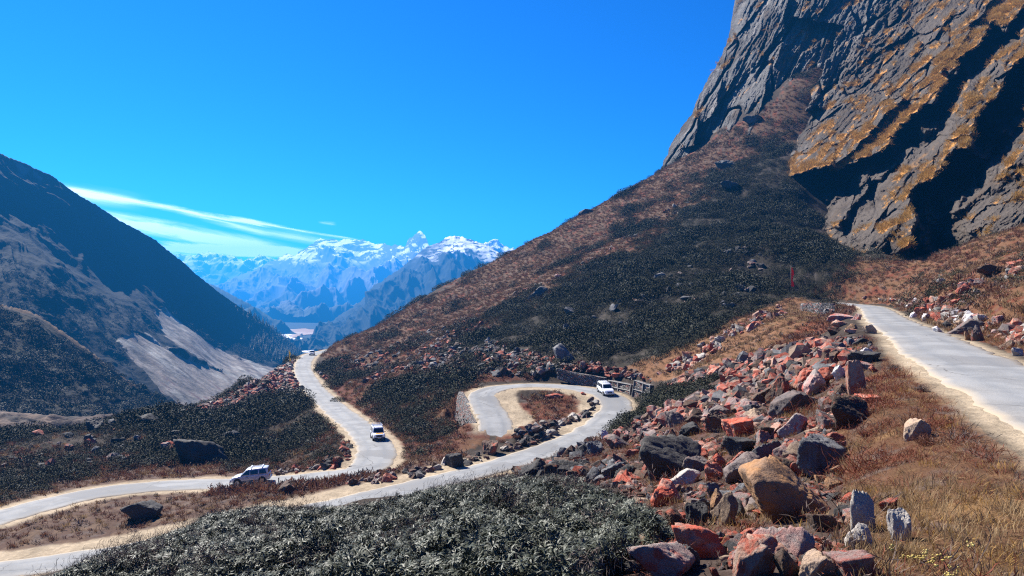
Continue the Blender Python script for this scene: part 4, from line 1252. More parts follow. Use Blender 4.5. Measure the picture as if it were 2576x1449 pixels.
def rock_candidates():
    """everything rock-like: the traced ones first, then a random spill over the rubble zones"""
    out = []
    for (l, r, tp, bt), kind, lab, short in HAND:
        w, h = r - l, bt - tp
        p = hit((l + r) / 2, min(bt - 0.12 * h, 1500))
        if bt > 1440:
            p = hit((l + r) / 2, 1442) * 1.0
            p = p + np.array([0, -0.25, 0]); p[2] = ground_height([p[0]], [p[1]])[0]
        d = p[1]
        sx = 0.5 * w * d / FPX
        sz = 0.66 * h * d / FPX
        out.append(dict(p=p, s=(sx, sx * random.uniform(0.75, 1.0), sz), kind=kind, label=lab, short=short, rz=random.uniform(-0.5, 0.5), img=((l + r) / 2, (tp + bt) / 2), big=w))
    g = np.random.default_rng(5)
    H4 = np.array([[*h[0], out[i]['p'][1]] for i, h in enumerate(HAND)])

    def spill(poly, n, smin, smax, kinds, dlo, dhi, power=2.2, clump=0.0):
        xs = [q[0] for q in poly]; ys = [q[1] for q in poly]
        m = 0
        A, B = g.uniform(min(xs), max(xs), n * 8), g.uniform(min(ys), min(max(ys), 1470), n * 8)
        ok = inpoly(A, B, poly)
        A, B = A[ok], B[ok]
        for a, b in zip(A, B):
            if m >= n:
                break
            p = hit(a, b)
            if not (dlo < p[1] < dhi):
                continue
            # more picture area is nearer ground: thin it so that the spill is even on the ground
            S = smin + (smax - smin) * g.uniform() ** power
            q = S * FPX / p[1]
            if ((H4[:, 0] - q * 0.6 < a) & (a < H4[:, 1] + q * 0.6) & (H4[:, 2] < b) & (b - 1.2 * q < H4[:, 3]) & (p[1] < H4[:, 4] + 0.5)).any():
                continue                                       # not in front of one of the traced ones
            if not ('dark' == kinds[0]) and (inpoly(a, b, DARK_PATCH) and g.uniform() < 0.75) and 25 < p[1] < 75:
                continue
            if inpoly(a, b, GREEN_PATCH) and p[1] > 60:
                continue
            if inpoly(a, b, Z_THICK) and p[1] < 44:
                continue
            if g.uniform() > (p[1] / dhi) ** 0.6:
                continue
            if clump and pnoise(p / 5.0 + 3) < g.uniform(-clump, clump) * 0.6:
                continue
            asp = g.uniform(0.55, 1.0)
            hh = g.uniform(0.45, 0.9)
            if any(min(abs(road_field(np.array([p[0]]), np.array([p[1]]), nm)[0][0]), 99) < ROADS[nm]['hw'] + 0.5 for nm in ROADS):
                continue
            out.append(dict(p=p, s=(S, S * asp, S * hh), kind=kinds[int(g.integers(len(kinds)))], label=None, short=None, rz=g.uniform(0, 6.28), img=(a, b), big=2 * S * FPX / p[1]))
            m += 1
    mix = ['red', 'red', 'red', 'pink', 'pink', 'salmon', 'salmon', 'pinkgrey', 'pinkgrey', 'brown', 'brown', 'brown', 'dark', 'grey', 'tan']
    spill(Z_ROCK, 2600, 0.05, 0.26, mix + ['brown', 'dark', 'pinkgrey'], 8, 34, 2.0)
    spill(Z_ROCK, 3200, 0.09, 0.58, mix, 9, 95, 3.0)
    spill([(1640, 990), (1720, 950), (1850, 910), (2000, 875), (2110, 850), (2170, 880), (2140, 1000), (2000, 1080), (1800, 1090), (1650, 1060), (1560, 1080)], 3200, 0.14, 0.90, mix, 20, 95, 3.0)
    spill(DARK_PATCH, 190, 0.2, 0.8, ['dark', 'dark', 'grey', 'brown'], 28, 75, 1.8)
    spill([(2140, 755), (2240, 760), (2340, 800), (2420, 830), (2600, 880), (2600, 830), (2430, 790), (2300, 752)], 420, 0.15, 0.75, ['pink', 'pinkgrey', 'pale', 'red', 'tan', 'white', 'brown', 'salmon'], 25, 160, 2.0)
    spill([(2330, 770), (2480, 690), (2560, 665), (2570, 690), (2420, 770)], 60, 0.2, 0.8, ['salmon', 'pink', 'red', 'pale'], 25, 160, 2.0)
    spill(SPUR_RUBBLE, 1500, 0.25, 1.05, ['red', 'red', 'pink', 'pinkgrey', 'brown', 'dark', 'pale'], 110, 260, 2.4)
    spill([(1030, 900), (1250, 780), (1500, 655), (1700, 545), (1840, 455), (1880, 400), (1760, 480), (1540, 620), (1300, 740), (1080, 860)], 900, 0.3, 1.0, ['pinkgrey', 'pinkgrey', 'pink', 'grey', 'pale', 'red'], 110, 320, 3.0)
    spill([(1000, 930), (1180, 850), (1330, 880), (1430, 930), (1300, 950), (1150, 940)], 800, 0.25, 1.0, ['red', 'grey', 'grey', 'dark', 'pale', 'pinkgrey', 'brown'], 100, 230, 2.4)
    spill([(790, 930), (1000, 860), (1200, 790), (1250, 830), (1100, 900), (950, 960), (830, 970)], 800, 0.2, 0.9, ['red', 'grey', 'dark', 'pinkgrey'], 120, 300, 2.6)
    spill([(1120, 950), (1320, 920), (1440, 935), (1640, 965), (1640, 950), (1560, 930), (1400, 900), (1200, 920)], 260, 0.2, 0.9, ['red', 'red', 'pale', 'pinkgrey', 'brown', 'salmon'], 90, 160, 2.2)
    spill([(1270, 1110), (1400, 1075), (1500, 1045), (1512, 1010), (1480, 1000), (1490, 1030), (1420, 1062), (1300, 1085)], 150, 0.2, 0.75, ['brown', 'dark', 'pinkgrey', 'pale', 'dark'], 80, 120, 2.0)
    spill([(1020, 1190), (1130, 1165), (1290, 1120), (1400, 1085), (1420, 1095), (1250, 1150), (1040, 1215)], 170, 0.2, 0.7, ['brown', 'dark', 'pinkgrey', 'pale'], 68, 110, 2.2)
    spill([(690, 1180), (900, 1180), (1010, 1185), (1000, 1215), (760, 1225), (690, 1215)], 90, 0.2, 0.7, ['brown', 'pinkgrey', 'red', 'pale'], 60, 100, 2.2)
    spill([(840, 1130), (900, 1105), (905, 1150), (870, 1180), (800, 1180)], 60, 0.2, 0.8, ['brown', 'dark', 'red'], 70, 130, 2.0)
    spill([(0, 1100), (480, 1045), (600, 1060), (640, 1110), (300, 1180), (0, 1200)], 130, 0.25, 1.3, ['dark', 'dark', 'grey', 'red', 'pinkgrey'], 85, 170, 2.6)
    spill([(1300, 880), (1480, 760), (1700, 660), (1900, 620), (1950, 700), (1750, 830), (1500, 900)], 110, 0.4, 1.5, ['grey', 'dark', 'grey', 'pinkgrey'], 110, 260, 2.4)
    spill([(1650, 950), (1720, 900), (1830, 830), (1960, 770), (1980, 790), (1850, 850), (1740, 930)], 200, 0.2, 0.9, ['red', 'pink', 'salmon', 'pale'], 60, 150, 2.0)
    return out


REL = (('just above', 0, -1), ('just below', 0, 1), ('left of', -1, 0), ('right of', 1, 0))


def build_rocks():
    cand = rock_candidates()
    hand = [c for c in cand if c['label']]
    rest = sorted([c for c in cand if not c['label']], key=lambda c: -c['big'])
    N_IND = 298 - len(hand)
    used = set(c['label'] for c in hand)
    marks = [c for c in hand if c['short']]
    for i, c in enumerate(hand + rest[:N_IND]):
        big = c['big']
        sub = 5 if big > 60 else 4 if big > 26 else 3
        me = rock_mesh(c['kind'], sub, i % 9)
        o = bpy.data.objects.new('boulder' if big > 60 else 'rock', me)
        COL.objects.link(o)
        p = c['p']
        o.location = (p[0], p[1], p[2] + c['s'][2] * ((0.46 if p[1] < 60 else 0.26 if p[1] < 150 else 0.15) if c['label'] else 0.2))
        o.scale = c['s']
        if c['label'] and c['kind'] in ('red', 'salmon', 'pale', 'white', 'tan', 'pink', 'ochre'):
            o.color = (1.35, 1.35, 1.35, 1)                      # traced rocks of these kinds get a raised base colour
        tl = 0.16 if c['label'] else 0.45
        o.rotation_euler = (random.uniform(-tl, tl), random.uniform(-tl, tl), c['rz'])
        lab = c['label']
        if lab is None:
            size = 'chunky' if big > 45 else 'middling' if big > 30 else 'small'
            near = sorted(marks, key=lambda m: (m['img'][0] - c['img'][0]) ** 2 + (m['img'][1] - c['img'][1]) ** 2)
            for m in near:
                dx, dy = c['img'][0] - m['img'][0], c['img'][1] - m['img'][1]
                rel = 'right of' if dx > abs(dy) else 'left of' if -dx > abs(dy) else 'below' if dy > 0 else 'above'
                lab = f"{size} {WORD[c['kind']]} {'slab' if c['s'][2] < 0.55 * c['s'][0] else 'rock'} {rel} the {m['short']}"
                if lab not in used:
                    break
            used.add(lab)
        tag(o, lab, 'boulder' if big > 60 else 'rock', 'boulders and rocks strewn over the slope')
    return rest[N_IND:]


REST = build_rocks()

# ================================================================== SCATTERED COVER (geometry nodes)
def source_collection(name, meshes):
    c = bpy.data.collections.new(name)
    for i, me in enumerate(meshes):
        o = bpy.data.objects.new('%s_%02d' % (name, i), me)
        c.objects.link(o)
    return c


def scatter(name, pts, rot, scl, idx, coll, label=None, kind='stuff'):
    me = bpy.data.meshes.new(name)
    n = len(pts)
    me.vertices.add(n)
    me.vertices.foreach_set('co', np.ascontiguousarray(pts, np.float32).ravel())
    for nm, tp, dom, arr, key in (('rot', 'FLOAT_VECTOR', 'POINT', rot, 'vector'), ('scl', 'FLOAT_VECTOR', 'POINT', scl, 'vector'), ('idx', 'INT', 'POINT', idx, 'value')):
        a = me.attributes.new(nm, tp, dom)
        a.data.foreach_set(key, np.ascontiguousarray(arr, np.int32 if tp == 'INT' else np.float32).ravel())
    o = link(name, me)
    ng = bpy.data.node_groups.new(name, 'GeometryNodeTree')
    ng.interface.new_socket('Geometry', in_out='INPUT', socket_type='NodeSocketGeometry')
    ng.interface.new_socket('Geometry', in_out='OUTPUT', socket_type='NodeSocketGeometry')
    N, L = ng.nodes, ng.links
    gi, go = N.new('NodeGroupInput'), N.new('NodeGroupOutput')
    ip = N.new('GeometryNodeInstanceOnPoints')
    ci = N.new('GeometryNodeCollectionInfo')
    ci.inputs['Collection'].default_value = coll
    ci.inputs['Separate Children'].default_value = True
    ci.inputs['Reset Children'].default_value = True
    ip.inputs['Pick Instance'].default_value = True

    def attr(nm, dt):
        a = N.new('GeometryNodeInputNamedAttribute'); a.data_type = dt
        a.inputs['Name'].default_value = nm
        return a.outputs['Attribute']
    L.new(gi.outputs[0], ip.inputs['Points'])
    L.new(ci.outputs[0], ip.inputs['Instance'])
    L.new(attr('idx', 'INT'), ip.inputs['Instance Index'])
    L.new(attr('rot', 'FLOAT_VECTOR'), ip.inputs['Rotation'])
    L.new(attr('scl', 'FLOAT_VECTOR'), ip.inputs['Scale'])
    L.new(ip.outputs[0], go.inputs[0])
    md = o.modifiers.new('scatter', 'NODES')
    md.node_group = ng
    return tag(o, label, None, None, kind)


def mat_leaf(name, c1, c2, rough=0.45, spec=0.5, trans=0.0):
    m = bpy.data.materials.new(name)
    m.use_nodes = True
    t = NT(m.node_tree)
    oi = t.n('ShaderNodeObjectInfo')
    tc = t.n('ShaderNodeTexCoord')
    n = t.noise(tc.outputs['Object'], 5.0, 3, 0.6)
    c1, c2 = tuple(0.86 * c for c in c1), tuple(0.86 * c for c in c2)
    f = t.m('ADD', t.m('MULTIPLY', oi.outputs['Random'], 0.6), t.m('SUBTRACT', t.m('MULTIPLY', n, 1.6), 0.6), clamp=True)
    b = t.n('ShaderNodeBsdfPrincipled')
    t.put(b.inputs['Base Color'], t.mix(f, c1, c2))
    b.inputs['Roughness'].default_value = rough
    b.inputs['Specular IOR Level'].default_value = spec
    o = t.n('ShaderNodeOutputMaterial')
    if trans:
        tr = t.n('ShaderNodeBsdfTranslucent')
        t.put(tr.inputs[0], t.mix(f, c1, c2))
        mx = t.n('ShaderNodeMixShader'); mx.inputs[0].default_value = trans
        t.put(mx.inputs[1], b.outputs[0]); t.put(mx.inputs[2], tr.outputs[0])
        t.put(o.inputs[0], mx.outputs[0])
    else:
        t.put(o.inputs[0], b.outputs[0])
    return m


M_rhodo = mat_leaf('leathery_leaf', (0.021, 0.026, 0.014), (0.078, 0.085, 0.052), 0.55, 0.26)
M_bush = mat_leaf('bush_leaf', (0.020, 0.023, 0.012), (0.066, 0.066, 0.036), 0.8, 0.12)
M_bushp = mat_leaf('pale_bush_leaf', (0.055, 0.058, 0.038), (0.115, 0.112, 0.080), 0.75, 0.15)
M_rust = mat_leaf('rust_twig', (0.115, 0.042, 0.026), (0.22, 0.105, 0.065), 0.8, 0.2, 0.25)
M_rustn = mat_leaf('red_dead_twig', (0.15, 0.038, 0.019), (0.24, 0.078, 0.042), 0.8, 0.2, 0.2)
M_straw = mat_leaf('dry_straw', (0.24, 0.145, 0.065), (0.34, 0.24, 0.13), 0.8, 0.2, 0.3)
M_gold = mat_leaf('golden_grass', (0.34, 0.18, 0.045), (0.44, 0.27, 0.085), 0.8, 0.2, 0.3)
M_dry = mat_leaf('brown_grass', (0.13, 0.072, 0.042), (0.29, 0.18, 0.10), 0.8, 0.2, 0.2)
M_twig = mat_leaf('grey_twig', (0.085, 0.060, 0.050), (0.17, 0.125, 0.105), 0.8, 0.2)
M_flower = mat_leaf('everlasting_flower', (0.42, 0.29, 0.06), (0.50, 0.40, 0.14), 0.8, 0.2)


def leaf_quads(P, D, U, ln, wd, bend=0.25):
    """lance-shaped leaves: base P, direction D, up U -> vertices, quads (two quads per leaf)"""
    n = len(P)
    S = np.cross(D, U); S /= np.linalg.norm(S, axis=1)[:, None] + 1e-9
    ln = np.broadcast_to(ln, n)[:, None]; wd = np.broadcast_to(wd, n)[:, None]
    b = bend * ln
    a0 = P - S * wd * 0.15; a1 = P + S * wd * 0.15
    m = P + D * ln * 0.5 + U * b * 0.35
    m0, m1 = m - S * wd * 0.5, m + S * wd * 0.5
    e = P + D * ln - U * b * 0.4
    e0, e1 = e - S * wd * 0.08, e + S * wd * 0.08
    V = np.stack([a0, a1, m0, m1, e0, e1], 1).reshape(-1, 3)
    i = np.arange(n)[:, None] * 6
    F = np.concatenate([i + np.array([[0, 1, 3, 2]]), i + np.array([[2, 3, 5, 4]])], 0)
    return V, F


def unit(v):
    return v / (np.linalg.norm(v, axis=-1, keepdims=True) + 1e-9)


def rosette(seed, n=12):
    g = np.random.default_rng(seed)
    a = np.linspace(0, 2 * math.pi, n, endpoint=False) + g.uniform(-0.3, 0.3, n)
    el = g.uniform(-0.35, 0.55, n)
    D = np.stack([np.cos(a) * np.cos(el), np.sin(a) * np.cos(el), np.sin(el)], 1)
    U = unit(np.array([0, 0, 1.0]) - D * D[:, 2:3])
    V, F = leaf_quads(D * 0.015, D, U, g.uniform(0.065, 0.115, n), g.uniform(0.016, 0.025, n), g.uniform(0.1, 0.4))
    # the stem below
    st = np.array([[-.008, 0, -.25], [.008, 0, -.25], [.006, 0, 0.0], [-.006, 0, 0.0]])
    F = np.vstack([F, [[len(V), len(V) + 1, len(V) + 2, len(V) + 3]]])
    return mesh_np('leaf_whorl', np.vstack([V, st]), F, M_rhodo, True)


def bush(seed, n, mat, ln=0.16, wd=0.075, h=0.85):
    g = np.random.default_rng(seed)
    d = unit(g.normal(size=(n, 3)) * np.array([1, 1, 0.9])); d[:, 2] = np.abs(d[:, 2]) * 1.0 - 0.12
    lump = 1 + 0.28 * fbm(d * 1.9 + seed, 3)
    r = lump * (1 - 0.35 * g.uniform(size=n) ** 2)
    P = d * r[:, None] * np.array([1, 1, h])
    D = unit(d + 0.8 * g.normal(size=(n, 3)))
    U = unit(d + 0.5 * g.normal(size=(n, 3)))
    V, F = leaf_quads(P, D, U, g.uniform(0.7, 1.3, n) * ln, g.uniform(0.7, 1.3, n) * wd, 0.2)
    return mesh_np('bush', V, F, mat, True)


def tuft(seed, n, mat, h=0.5, spread=0.5, wd=0.014, lean=0.6):
    g = np.random.default_rng(seed)
    a = g.uniform(0, 6.283, n); rr = g.uniform(0, spread, n) ** 1.0
    P = np.stack([np.cos(a) * rr, np.sin(a) * rr, np.full(n, -0.05)], 1)
    b = a + g.uniform(-1.2, 1.2, n); le = g.uniform(0.05, lean, n)
    D = unit(np.stack([np.cos(b) * le, np.sin(b) * le, np.ones(n)], 1))
    U = unit(np.stack([np.cos(b), np.sin(b), -le], 1) + 0.3 * g.normal(size=(n, 3)))
    V, F = leaf_quads(P, D, U, g.uniform(0.5, 1.15, n) * h, wd, -0.25)
    return mesh_np('tuft', V, F, mat, True)


def twigs(seed, n, mat, h=0.6, wd=0.012):
    """a leafless shrub: forked, crooked twigs"""
    g = np.random.default_rng(seed)
    Ps, Ds, Us, Ls = [], [], [], []
    for i in range(n):
        p = np.array([*g.normal(size=2) * 0.16, -0.05]); d = unit(np.array([*g.normal(size=2) * 0.75, 1.0]))
        L = h * g.uniform(0.5, 0.9)
        for k in range(3):
            u = unit(g.normal(size=3))
            Ps.append(p); Ds.append(d); Us.append(unit(u - d * (u @ d))); Ls.append(L)
            p = p + d * L * g.uniform(0.4, 0.8); d = unit(d + 0.55 * g.normal(size=3) * np.array([1, 1, 0.6])); L *= 0.7
    V, F = leaf_quads(np.array(Ps), np.array(Ds), np.array(Us), np.array(Ls), wd, 0.15)
    return mesh_np('twigs', V, F, mat, True)


def flower_stem(seed, n):
    g = np.random.default_rng(seed)
    V1, F1 = [], []
    bm = bmesh.new()
    for i in range(n):
        x, y = g.normal(size=2) * 0.2
        z = g.uniform(0.22, 0.4)
        for k in range(5):
            M = Matrix.Translation((x + g.normal() * 0.018, y + g.normal() * 0.018, z + g.normal() * 0.01)) @ Matrix.Scale(g.uniform(0.010, 0.017), 4)
            bmesh.ops.create_icosphere(bm, subdivisions=1, radius=1.0, matrix=M)
    me = bpy.data.meshes.new('flower_head')
    bm.to_mesh(me); bm.free()
    me.materials.append(M_flower)
    return me


def world_points(x0, x1, y0, y1, step, seed):
    g = np.random.default_rng(seed)
    X, Y = np.meshgrid(np.arange(x0, x1, step), np.arange(y0, y1, step))
    X = X.ravel() + g.uniform(-.5, .5, X.size) * step; Y = Y.ravel() + g.uniform(-.5, .5, Y.size) * step
    k = (Y > 3) & (np.abs(X) < Y * 0.80 + 3)
    X, Y = X[k], Y[k]
    Z = gz(X, Y)
    P = np.stack([X, Y, Z], 1)
    px, py = proj(P)
    return P, px, py, g


def off_road(P, extra=0.6):
    k = np.ones(len(P), bool)
    for nm, rd in ROADS.items():
        d, side, z = road_field(P[:, 0], P[:, 1], nm, 6)
        sh = np.where(side > 0, rd['sl'], rd['sr'])
        k &= d > rd['hw'] + np.maximum(sh * 0.8, 0.3) + extra
    return k


def put(name, P, g, lo, hi, coll, n, zscale=(0.8, 1.2), sink=0.0, scale=None, label=None, tilt=0.2):
    m = len(P)
    s = g.uniform(lo, hi, m) if scale is None else scale * g.uniform(lo, hi, m)
    rot = np.stack([g.normal(size=m) * tilt, g.normal(size=m) * tilt, g.uniform(0, 6.283, m)], 1)
    sc = np.stack([s, s, s * g.uniform(*zscale, m)], 1)
    Q = P.copy(); Q[:, 2] -= sink * s
    return scatter(name, Q, rot, sc, g.integers(0, n, m), coll, label)


def build_cover():
    # --- dark bushes of the hillside, the flat and the banks
    SB = source_collection('src_bush', [bush(i, 620, M_bush, 0.115, 0.05) for i in range(5)] + [bush(9, 620, M_bushp, 0.115, 0.05)])
    P, px, py, g = world_points(-150, 140, 70, 345, 1.2, 21)
    n1 = fbm(P / 16.0 + 2, 4); n2 = fbm(P / 4.0, 3)
    d = P[:, 1]
    x, y = px + 26 * n2, py + 34 * n1
    dens = np.zeros(len(P))
    dens = np.maximum(dens, inpoly(x, y, Z_BUSH) * (d > 100) * np.where(n1 < -0.25, 0.40, 0.80))
    dens = np.maximum(dens, inpoly(x, y, Z_FLAT) * (d > 72) * np.where(n1 > -0.3, 0.85, 0.3))
    dens = np.maximum(dens, inpoly(x, y, Z_MIDL) * (d > 80) * np.where(n1 > 0.0, 0.62, 0.10))
    dens = np.maximum(dens, inpoly(x, y, [(950, 1010), (1040, 990), (1110, 1030), (1130, 1090), (1060, 1125), (980, 1080)]) * (d > 85) * 0.95)
    dens = np.maximum(dens, inpoly(px, py, GREEN_PATCH) * (d > 60) * 0.95)
    dens = np.maximum(dens, inpoly(x, y, Z_SPUR) * (d > 120) * np.where(n1 + 0.5 * n2 > 0.3, 0.22, 0.02))
    dens = np.maximum(dens, inpoly(x, y, [(2000, 740), (2030, 690), (2120, 660), (2150, 700), (2140, 735), (2060, 745)]) * (d > 100) * 0.8)
    dens = np.maximum(dens, inpoly(x, y, Z_VERGE) * (d > 50) * np.where(n1 > 0.3, 0.22, 0.02))
    dens = np.maximum(dens, inpoly(x, y, Z_BANK) * (d > 60) * 0.02)
    dens = dens * np.where(inpoly(px, py, SPUR_RUBBLE) & (d > 110), 0.05, 1.0)
    for pl in SCREE:
        dens = dens * np.where(inpoly(px + 6 * n2, py + 6 * n2, pl) & (d > 90), 0.35, 1.0)
    k = (g.uniform(size=len(P)) < dens) & off_road(P, 0.7)
    P, d, n2, n1 = P[k], d[k], n2[k], n1[k]
    gp = inpoly(px[k], py[k], GREEN_PATCH) & (d > 60)
    s = np.where(gp, 1.15, np.where(d > 100, 1.7, 1.1)) * (0.6 + 0.75 * np.clip(n1 + 0.45, 0, 1.2))
    put('hillside_bushes', P, g, 0.5, 1.45, SB, 6, (0.7, 1.15), 0.15, s)
    # --- the leathery-leaved thicket in front
    SR = source_collection('src_whorl', [rosette(i, 10 + i % 4) for i in range(8)] + [twigs(90, 9, M_twig, 0.22, 0.007)])
    P, px, py, g = world_points(-32, 12, 8, 48, 0.105, 22)
    d = P[:, 1]
    n1 = fbm(P / 1.7 + 4, 3); n2 = fbm(P / 5.0 + 8, 2)
    w = inpoly(px + 10 * n2, py + 10 * n1, Z_THICK) & (d < 44)
    w |= inpoly(px + 10 * n2, py + 10 * n1, [(60, 1600), (1500, 1600), (1560, 1540), (1650, 1470), (1690, 1400), (1660, 1330), (1500, 1330), (60, 1400)]) & (d < 44) & ((px < 1490) | (d > 13.0))
    w &= off_road(P, 1.0) & (g.uniform(size=len(P)) < np.where(d > 25, 0.75, 1.0))
    P, n1, n2 = P[w], n1[w], n2[w]
    H = 0.74 + 0.75 * n1 + 0.30 * n2
    H = np.clip(H * 0.95, 0.14, 1.5)
    # how high the thicket stands: lower towards its far and left edges
    qx = P[:, 0] / P[:, 1] * FPX + CX
    lim = interp([(0, 1500), (130, 1452), (218, 1413), (276, 1384), (363, 1364), (493, 1316), (522, 1292), (653, 1270), (726, 1276), (871, 1274), (929, 1264), (1056, 1233), (1170, 1212), (1280, 1194), (1430, 1196), (1560, 1245), (1640, 1292), (1700, 1350)], qx)
    top = (CY - (lim + 13 + 7 * n2 + 9 * n1)) / FPX * P[:, 1] - P[:, 2]
    H = np.minimum(H, top)
    w = H > 0.12
    P, n1, n2, H = P[w], n1[w], n2[w], H[w]
    gx = fbm((P + np.array([0.1, 0, 0])) / 1.7 + 4, 3) - n1; gy = fbm((P + np.array([0, 0.1, 0])) / 1.7 + 4, 3) - n1
    Q, Rr, Ss = [], [], []
    for lev, keep in ((1.0, 1.0), (0.80, 0.8), (0.58, 0.5)):
        kk = g.uniform(size=len(P)) < keep
        q = P[kk].copy(); q[:, 2] += H[kk] * lev + g.normal(size=kk.sum()) * 0.05
        q[:, :2] += g.normal(size=(kk.sum(), 2)) * 0.05
        Q.append(q)
        Rr.append(np.stack([g.normal(size=kk.sum()) * 0.35 + 2.4 * gy[kk], g.normal(size=kk.sum()) * 0.35 - 2.4 * gx[kk], g.uniform(0, 6.28, kk.sum())], 1))
        s = g.uniform(0.8, 1.35, kk.sum()) * np.where(P[kk][:, 1] > 25, 1.2, 1.0)
        Ss.append(np.stack([s, s, s], 1))
    Q, Rr, Ss = np.vstack(Q), np.vstack(Rr), np.vstack(Ss)
    ix = g.integers(0, 8, len(Q)); brown = (fbm(Q / 1.3 + 70, 3) > 0.42) & (g.uniform(size=len(Q)) < 0.7)
    ix[brown] = 8
    scatter('rhododendron_thicket', Q, Rr, Ss, ix, SR)
    # --- dry grass and leafless red shrubs
    SG = source_collection('src_grass', [tuft(i, 46, M_straw, 0.42, 0.42) for i in range(3)] + [tuft(5, 46, M_gold, 0.35, 0.4)])
    SD = source_collection('src_brown', [tuft(50 + i, 40, M_dry, 0.42, 0.45, 0.055) for i in range(3)])
    SGF = source_collection('src_far_grass', [tuft(53 + i, 40, M_straw if i < 2 else M_dry, 0.42, 0.45, 0.045) for i in range(3)])
    STF = source_collection('src_far_rust', [twigs(30 + i, 16, M_rust, 0.42, 0.042) for i in range(3)] + [twigs(37, 16, M_twig, 0.45, 0.042)] + [tuft(38, 40, M_rust, 0.4, 0.45, 0.045)] + [tuft(39, 36, M_dry, 0.4, 0.45, 0.045)])
    ST = source_collection('src_rust', [twigs(i, 26, M_rustn, 0.42) for i in range(3)] + [twigs(7, 16, M_twig, 0.45)] + [tuft(8, 40, M_rustn, 0.4, 0.45)])
    P, px, py, g = world_points(-110, 140, 50, 345, 1.0, 23)
    n1 = fbm(P / 9.0 + 1, 4); n2 = fbm(P / 3.0 + 5, 3)
    d = P[:, 1]; x, y = px + 8 * n2, py + 8 * n1
    gr = np.zeros(len(P)); ru = np.zeros(len(P))
    a = inpoly(x, y, Z_SPUR) & (d > 120); gr = np.maximum(gr, a * 0.6); ru = np.maximum(ru, a * np.where(n1 > 0.1, 0.7, 0.2))
    a = inpoly(x, y, Z_BANK) & (d > 60); gr = np.maximum(gr, a * 0.9); ru = np.maximum(ru, a * np.where(n1 > 0.2, 0.5, 0.1))
    a = inpoly(x, y, Z_VERGE) & (d > 30); gr = np.maximum(gr, a * np.where(n1 < 0.15, 0.8, 0.2)); ru = np.maximum(ru, a * np.where(n1 > -0.1, 0.9, 0.2))
    a = inpoly(x, y, Z_LOOP) & (d > 80); ru = np.maximum(ru, a * 1.0)
    a = inpoly(x, y, Z_MIDL) & (d > 75); ru = np.maximum(ru, a * 0.75); gr = np.maximum(gr, a * 0.25)
    a = inpoly(x, y, Z_FLAT) & (d > 72); gr = np.maximum(gr, a * 0.18); ru = np.maximum(ru, a * 0.15)
    a = (d > 52) & (d < 112) & (py > 985) & (px < 1520); ru = np.maximum(ru, a * 0.85); gr = np.maximum(gr, a * 0.25)
    a = inpoly(x, y, [(2160, 770), (2130, 760), (2050, 800), (1950, 870), (1880, 905), (1950, 905), (2060, 850)]) & (d > 50); ru = np.maximum(ru, a * 1.0)
    orr = off_road(P, 0.2)
    k1 = (g.uniform(size=len(P)) < gr) & orr; k2 = (g.uniform(size=len(P)) < ru) & orr
    sp = inpoly(px, py, Z_SPUR)
    put('hillside_grass', P[k1 & ~sp], g, 0.8, 1.5, SGF, 3, (0.5, 0.9))
    put('spur_grass', P[k1 & sp], g, 0.9, 1.9, SD, 3, (0.5, 1.0))
    low = (d[k2] < 83) & (px[k2] < 560)
    put('rust_shrub_cover', P[k2], g, 1.0, 2.0, STF, 6, (0.5, 1.0), 0.0, np.where(low, 0.62, 1.0))
    # --- the near bank by the sand shoulder and between the boulders
    P, px, py, g = world_points(-6, 40, 6, 55, 0.27, 24)
    n1 = fbm(P / 2.6 + 1, 4); n2 = fbm(P / 0.9 + 5, 3)
    d = P[:, 1]; x, y = px + 8 * n2, py + 8 * n1
    a = (inpoly(x, y, Z_NEAR) | inpoly(x, y, [(2120, 1400), (2700, 1400), (2700, 1700), (2120, 1700)])) & (d < 50)
    b = inpoly(x, y, Z_ROCK) & (d > 8)
    c = inpoly(x, y, Z_VERGE) & (d < 60)
    orr = off_road(P, 0.35)
    up = y < 1230
    gr = a * np.where(up, np.where(n1 > 0.35, 0.4, 0.05), np.where(n1 > -0.3, 0.85, 0.4)) + b * 0.12 + c * 0.3
    ru = a * np.where(up, np.where(n1 < 0.35, 0.9, 0.4), np.where(n1 < -0.1, 0.4, 0.08)) + b * 0.22 + c * 0.45
    k1 = (g.uniform(size=len(P)) < gr) & orr; k2 = (g.uniform(size=len(P)) < ru) & orr
    put('dry_grass', P[k1], g, 0.45, 0.95, SG, 4, (0.5, 0.9), 0.02, None, None, 0.3)
    put('dry_twig_cover', P[k2], g, 0.5, 1.05, ST, 5, (0.5, 0.95), 0.02, np.clip(0.85 + 1.1 * fbm(P[k2] / 1.4 + 33, 3), 0.55, 2.0), None, 0.35)
    # taller dry shrubs on the verge in front of the silver van
    S = ROADS['mid']['S']
    qx = S[:, 0] / S[:, 1] * FPX + CX
    V = S[(qx > 585) & (qx < 980) & (S[:, 1] < 90)]
    V = V[g.integers(0, len(V), 420)] + np.stack([g.normal(size=420) * 0.5, -3.4 - np.abs(g.normal(size=420)) * 1.3, np.zeros(420)], 1)
    V[:, 2] = gz(V[:, 0], V[:, 1])
    V = V[off_road(V, -0.2)]
    put('verge_shrubs', V, g, 1.3, 2.7, STF, 6, (0.7, 1.1), 0.03)
    SF = source_collection('src_flower', [flower_stem(i, 14) for i in range(3)])
    k3 = (a | b) & (y > 1330) & (x > 2090) & (g.uniform(size=len(P)) < 0.06 * (n2 > 0.1) * (x > 2230)) & orr
    put('everlasting_flowers', P[k3], g, 0.8, 1.2, SF, 3, (0.8, 1.1))
    # --- golden grass on the cliff's ledges
    g = np.random.default_rng(31)
    SL = source_collection('src_ledge', [tuft(20 + i, 60, M_gold, 0.9, 1.0, 0.05, 0.9) for i in range(3)])
    k = g.uniform(size=len(LEDGE_P)) < 0.30
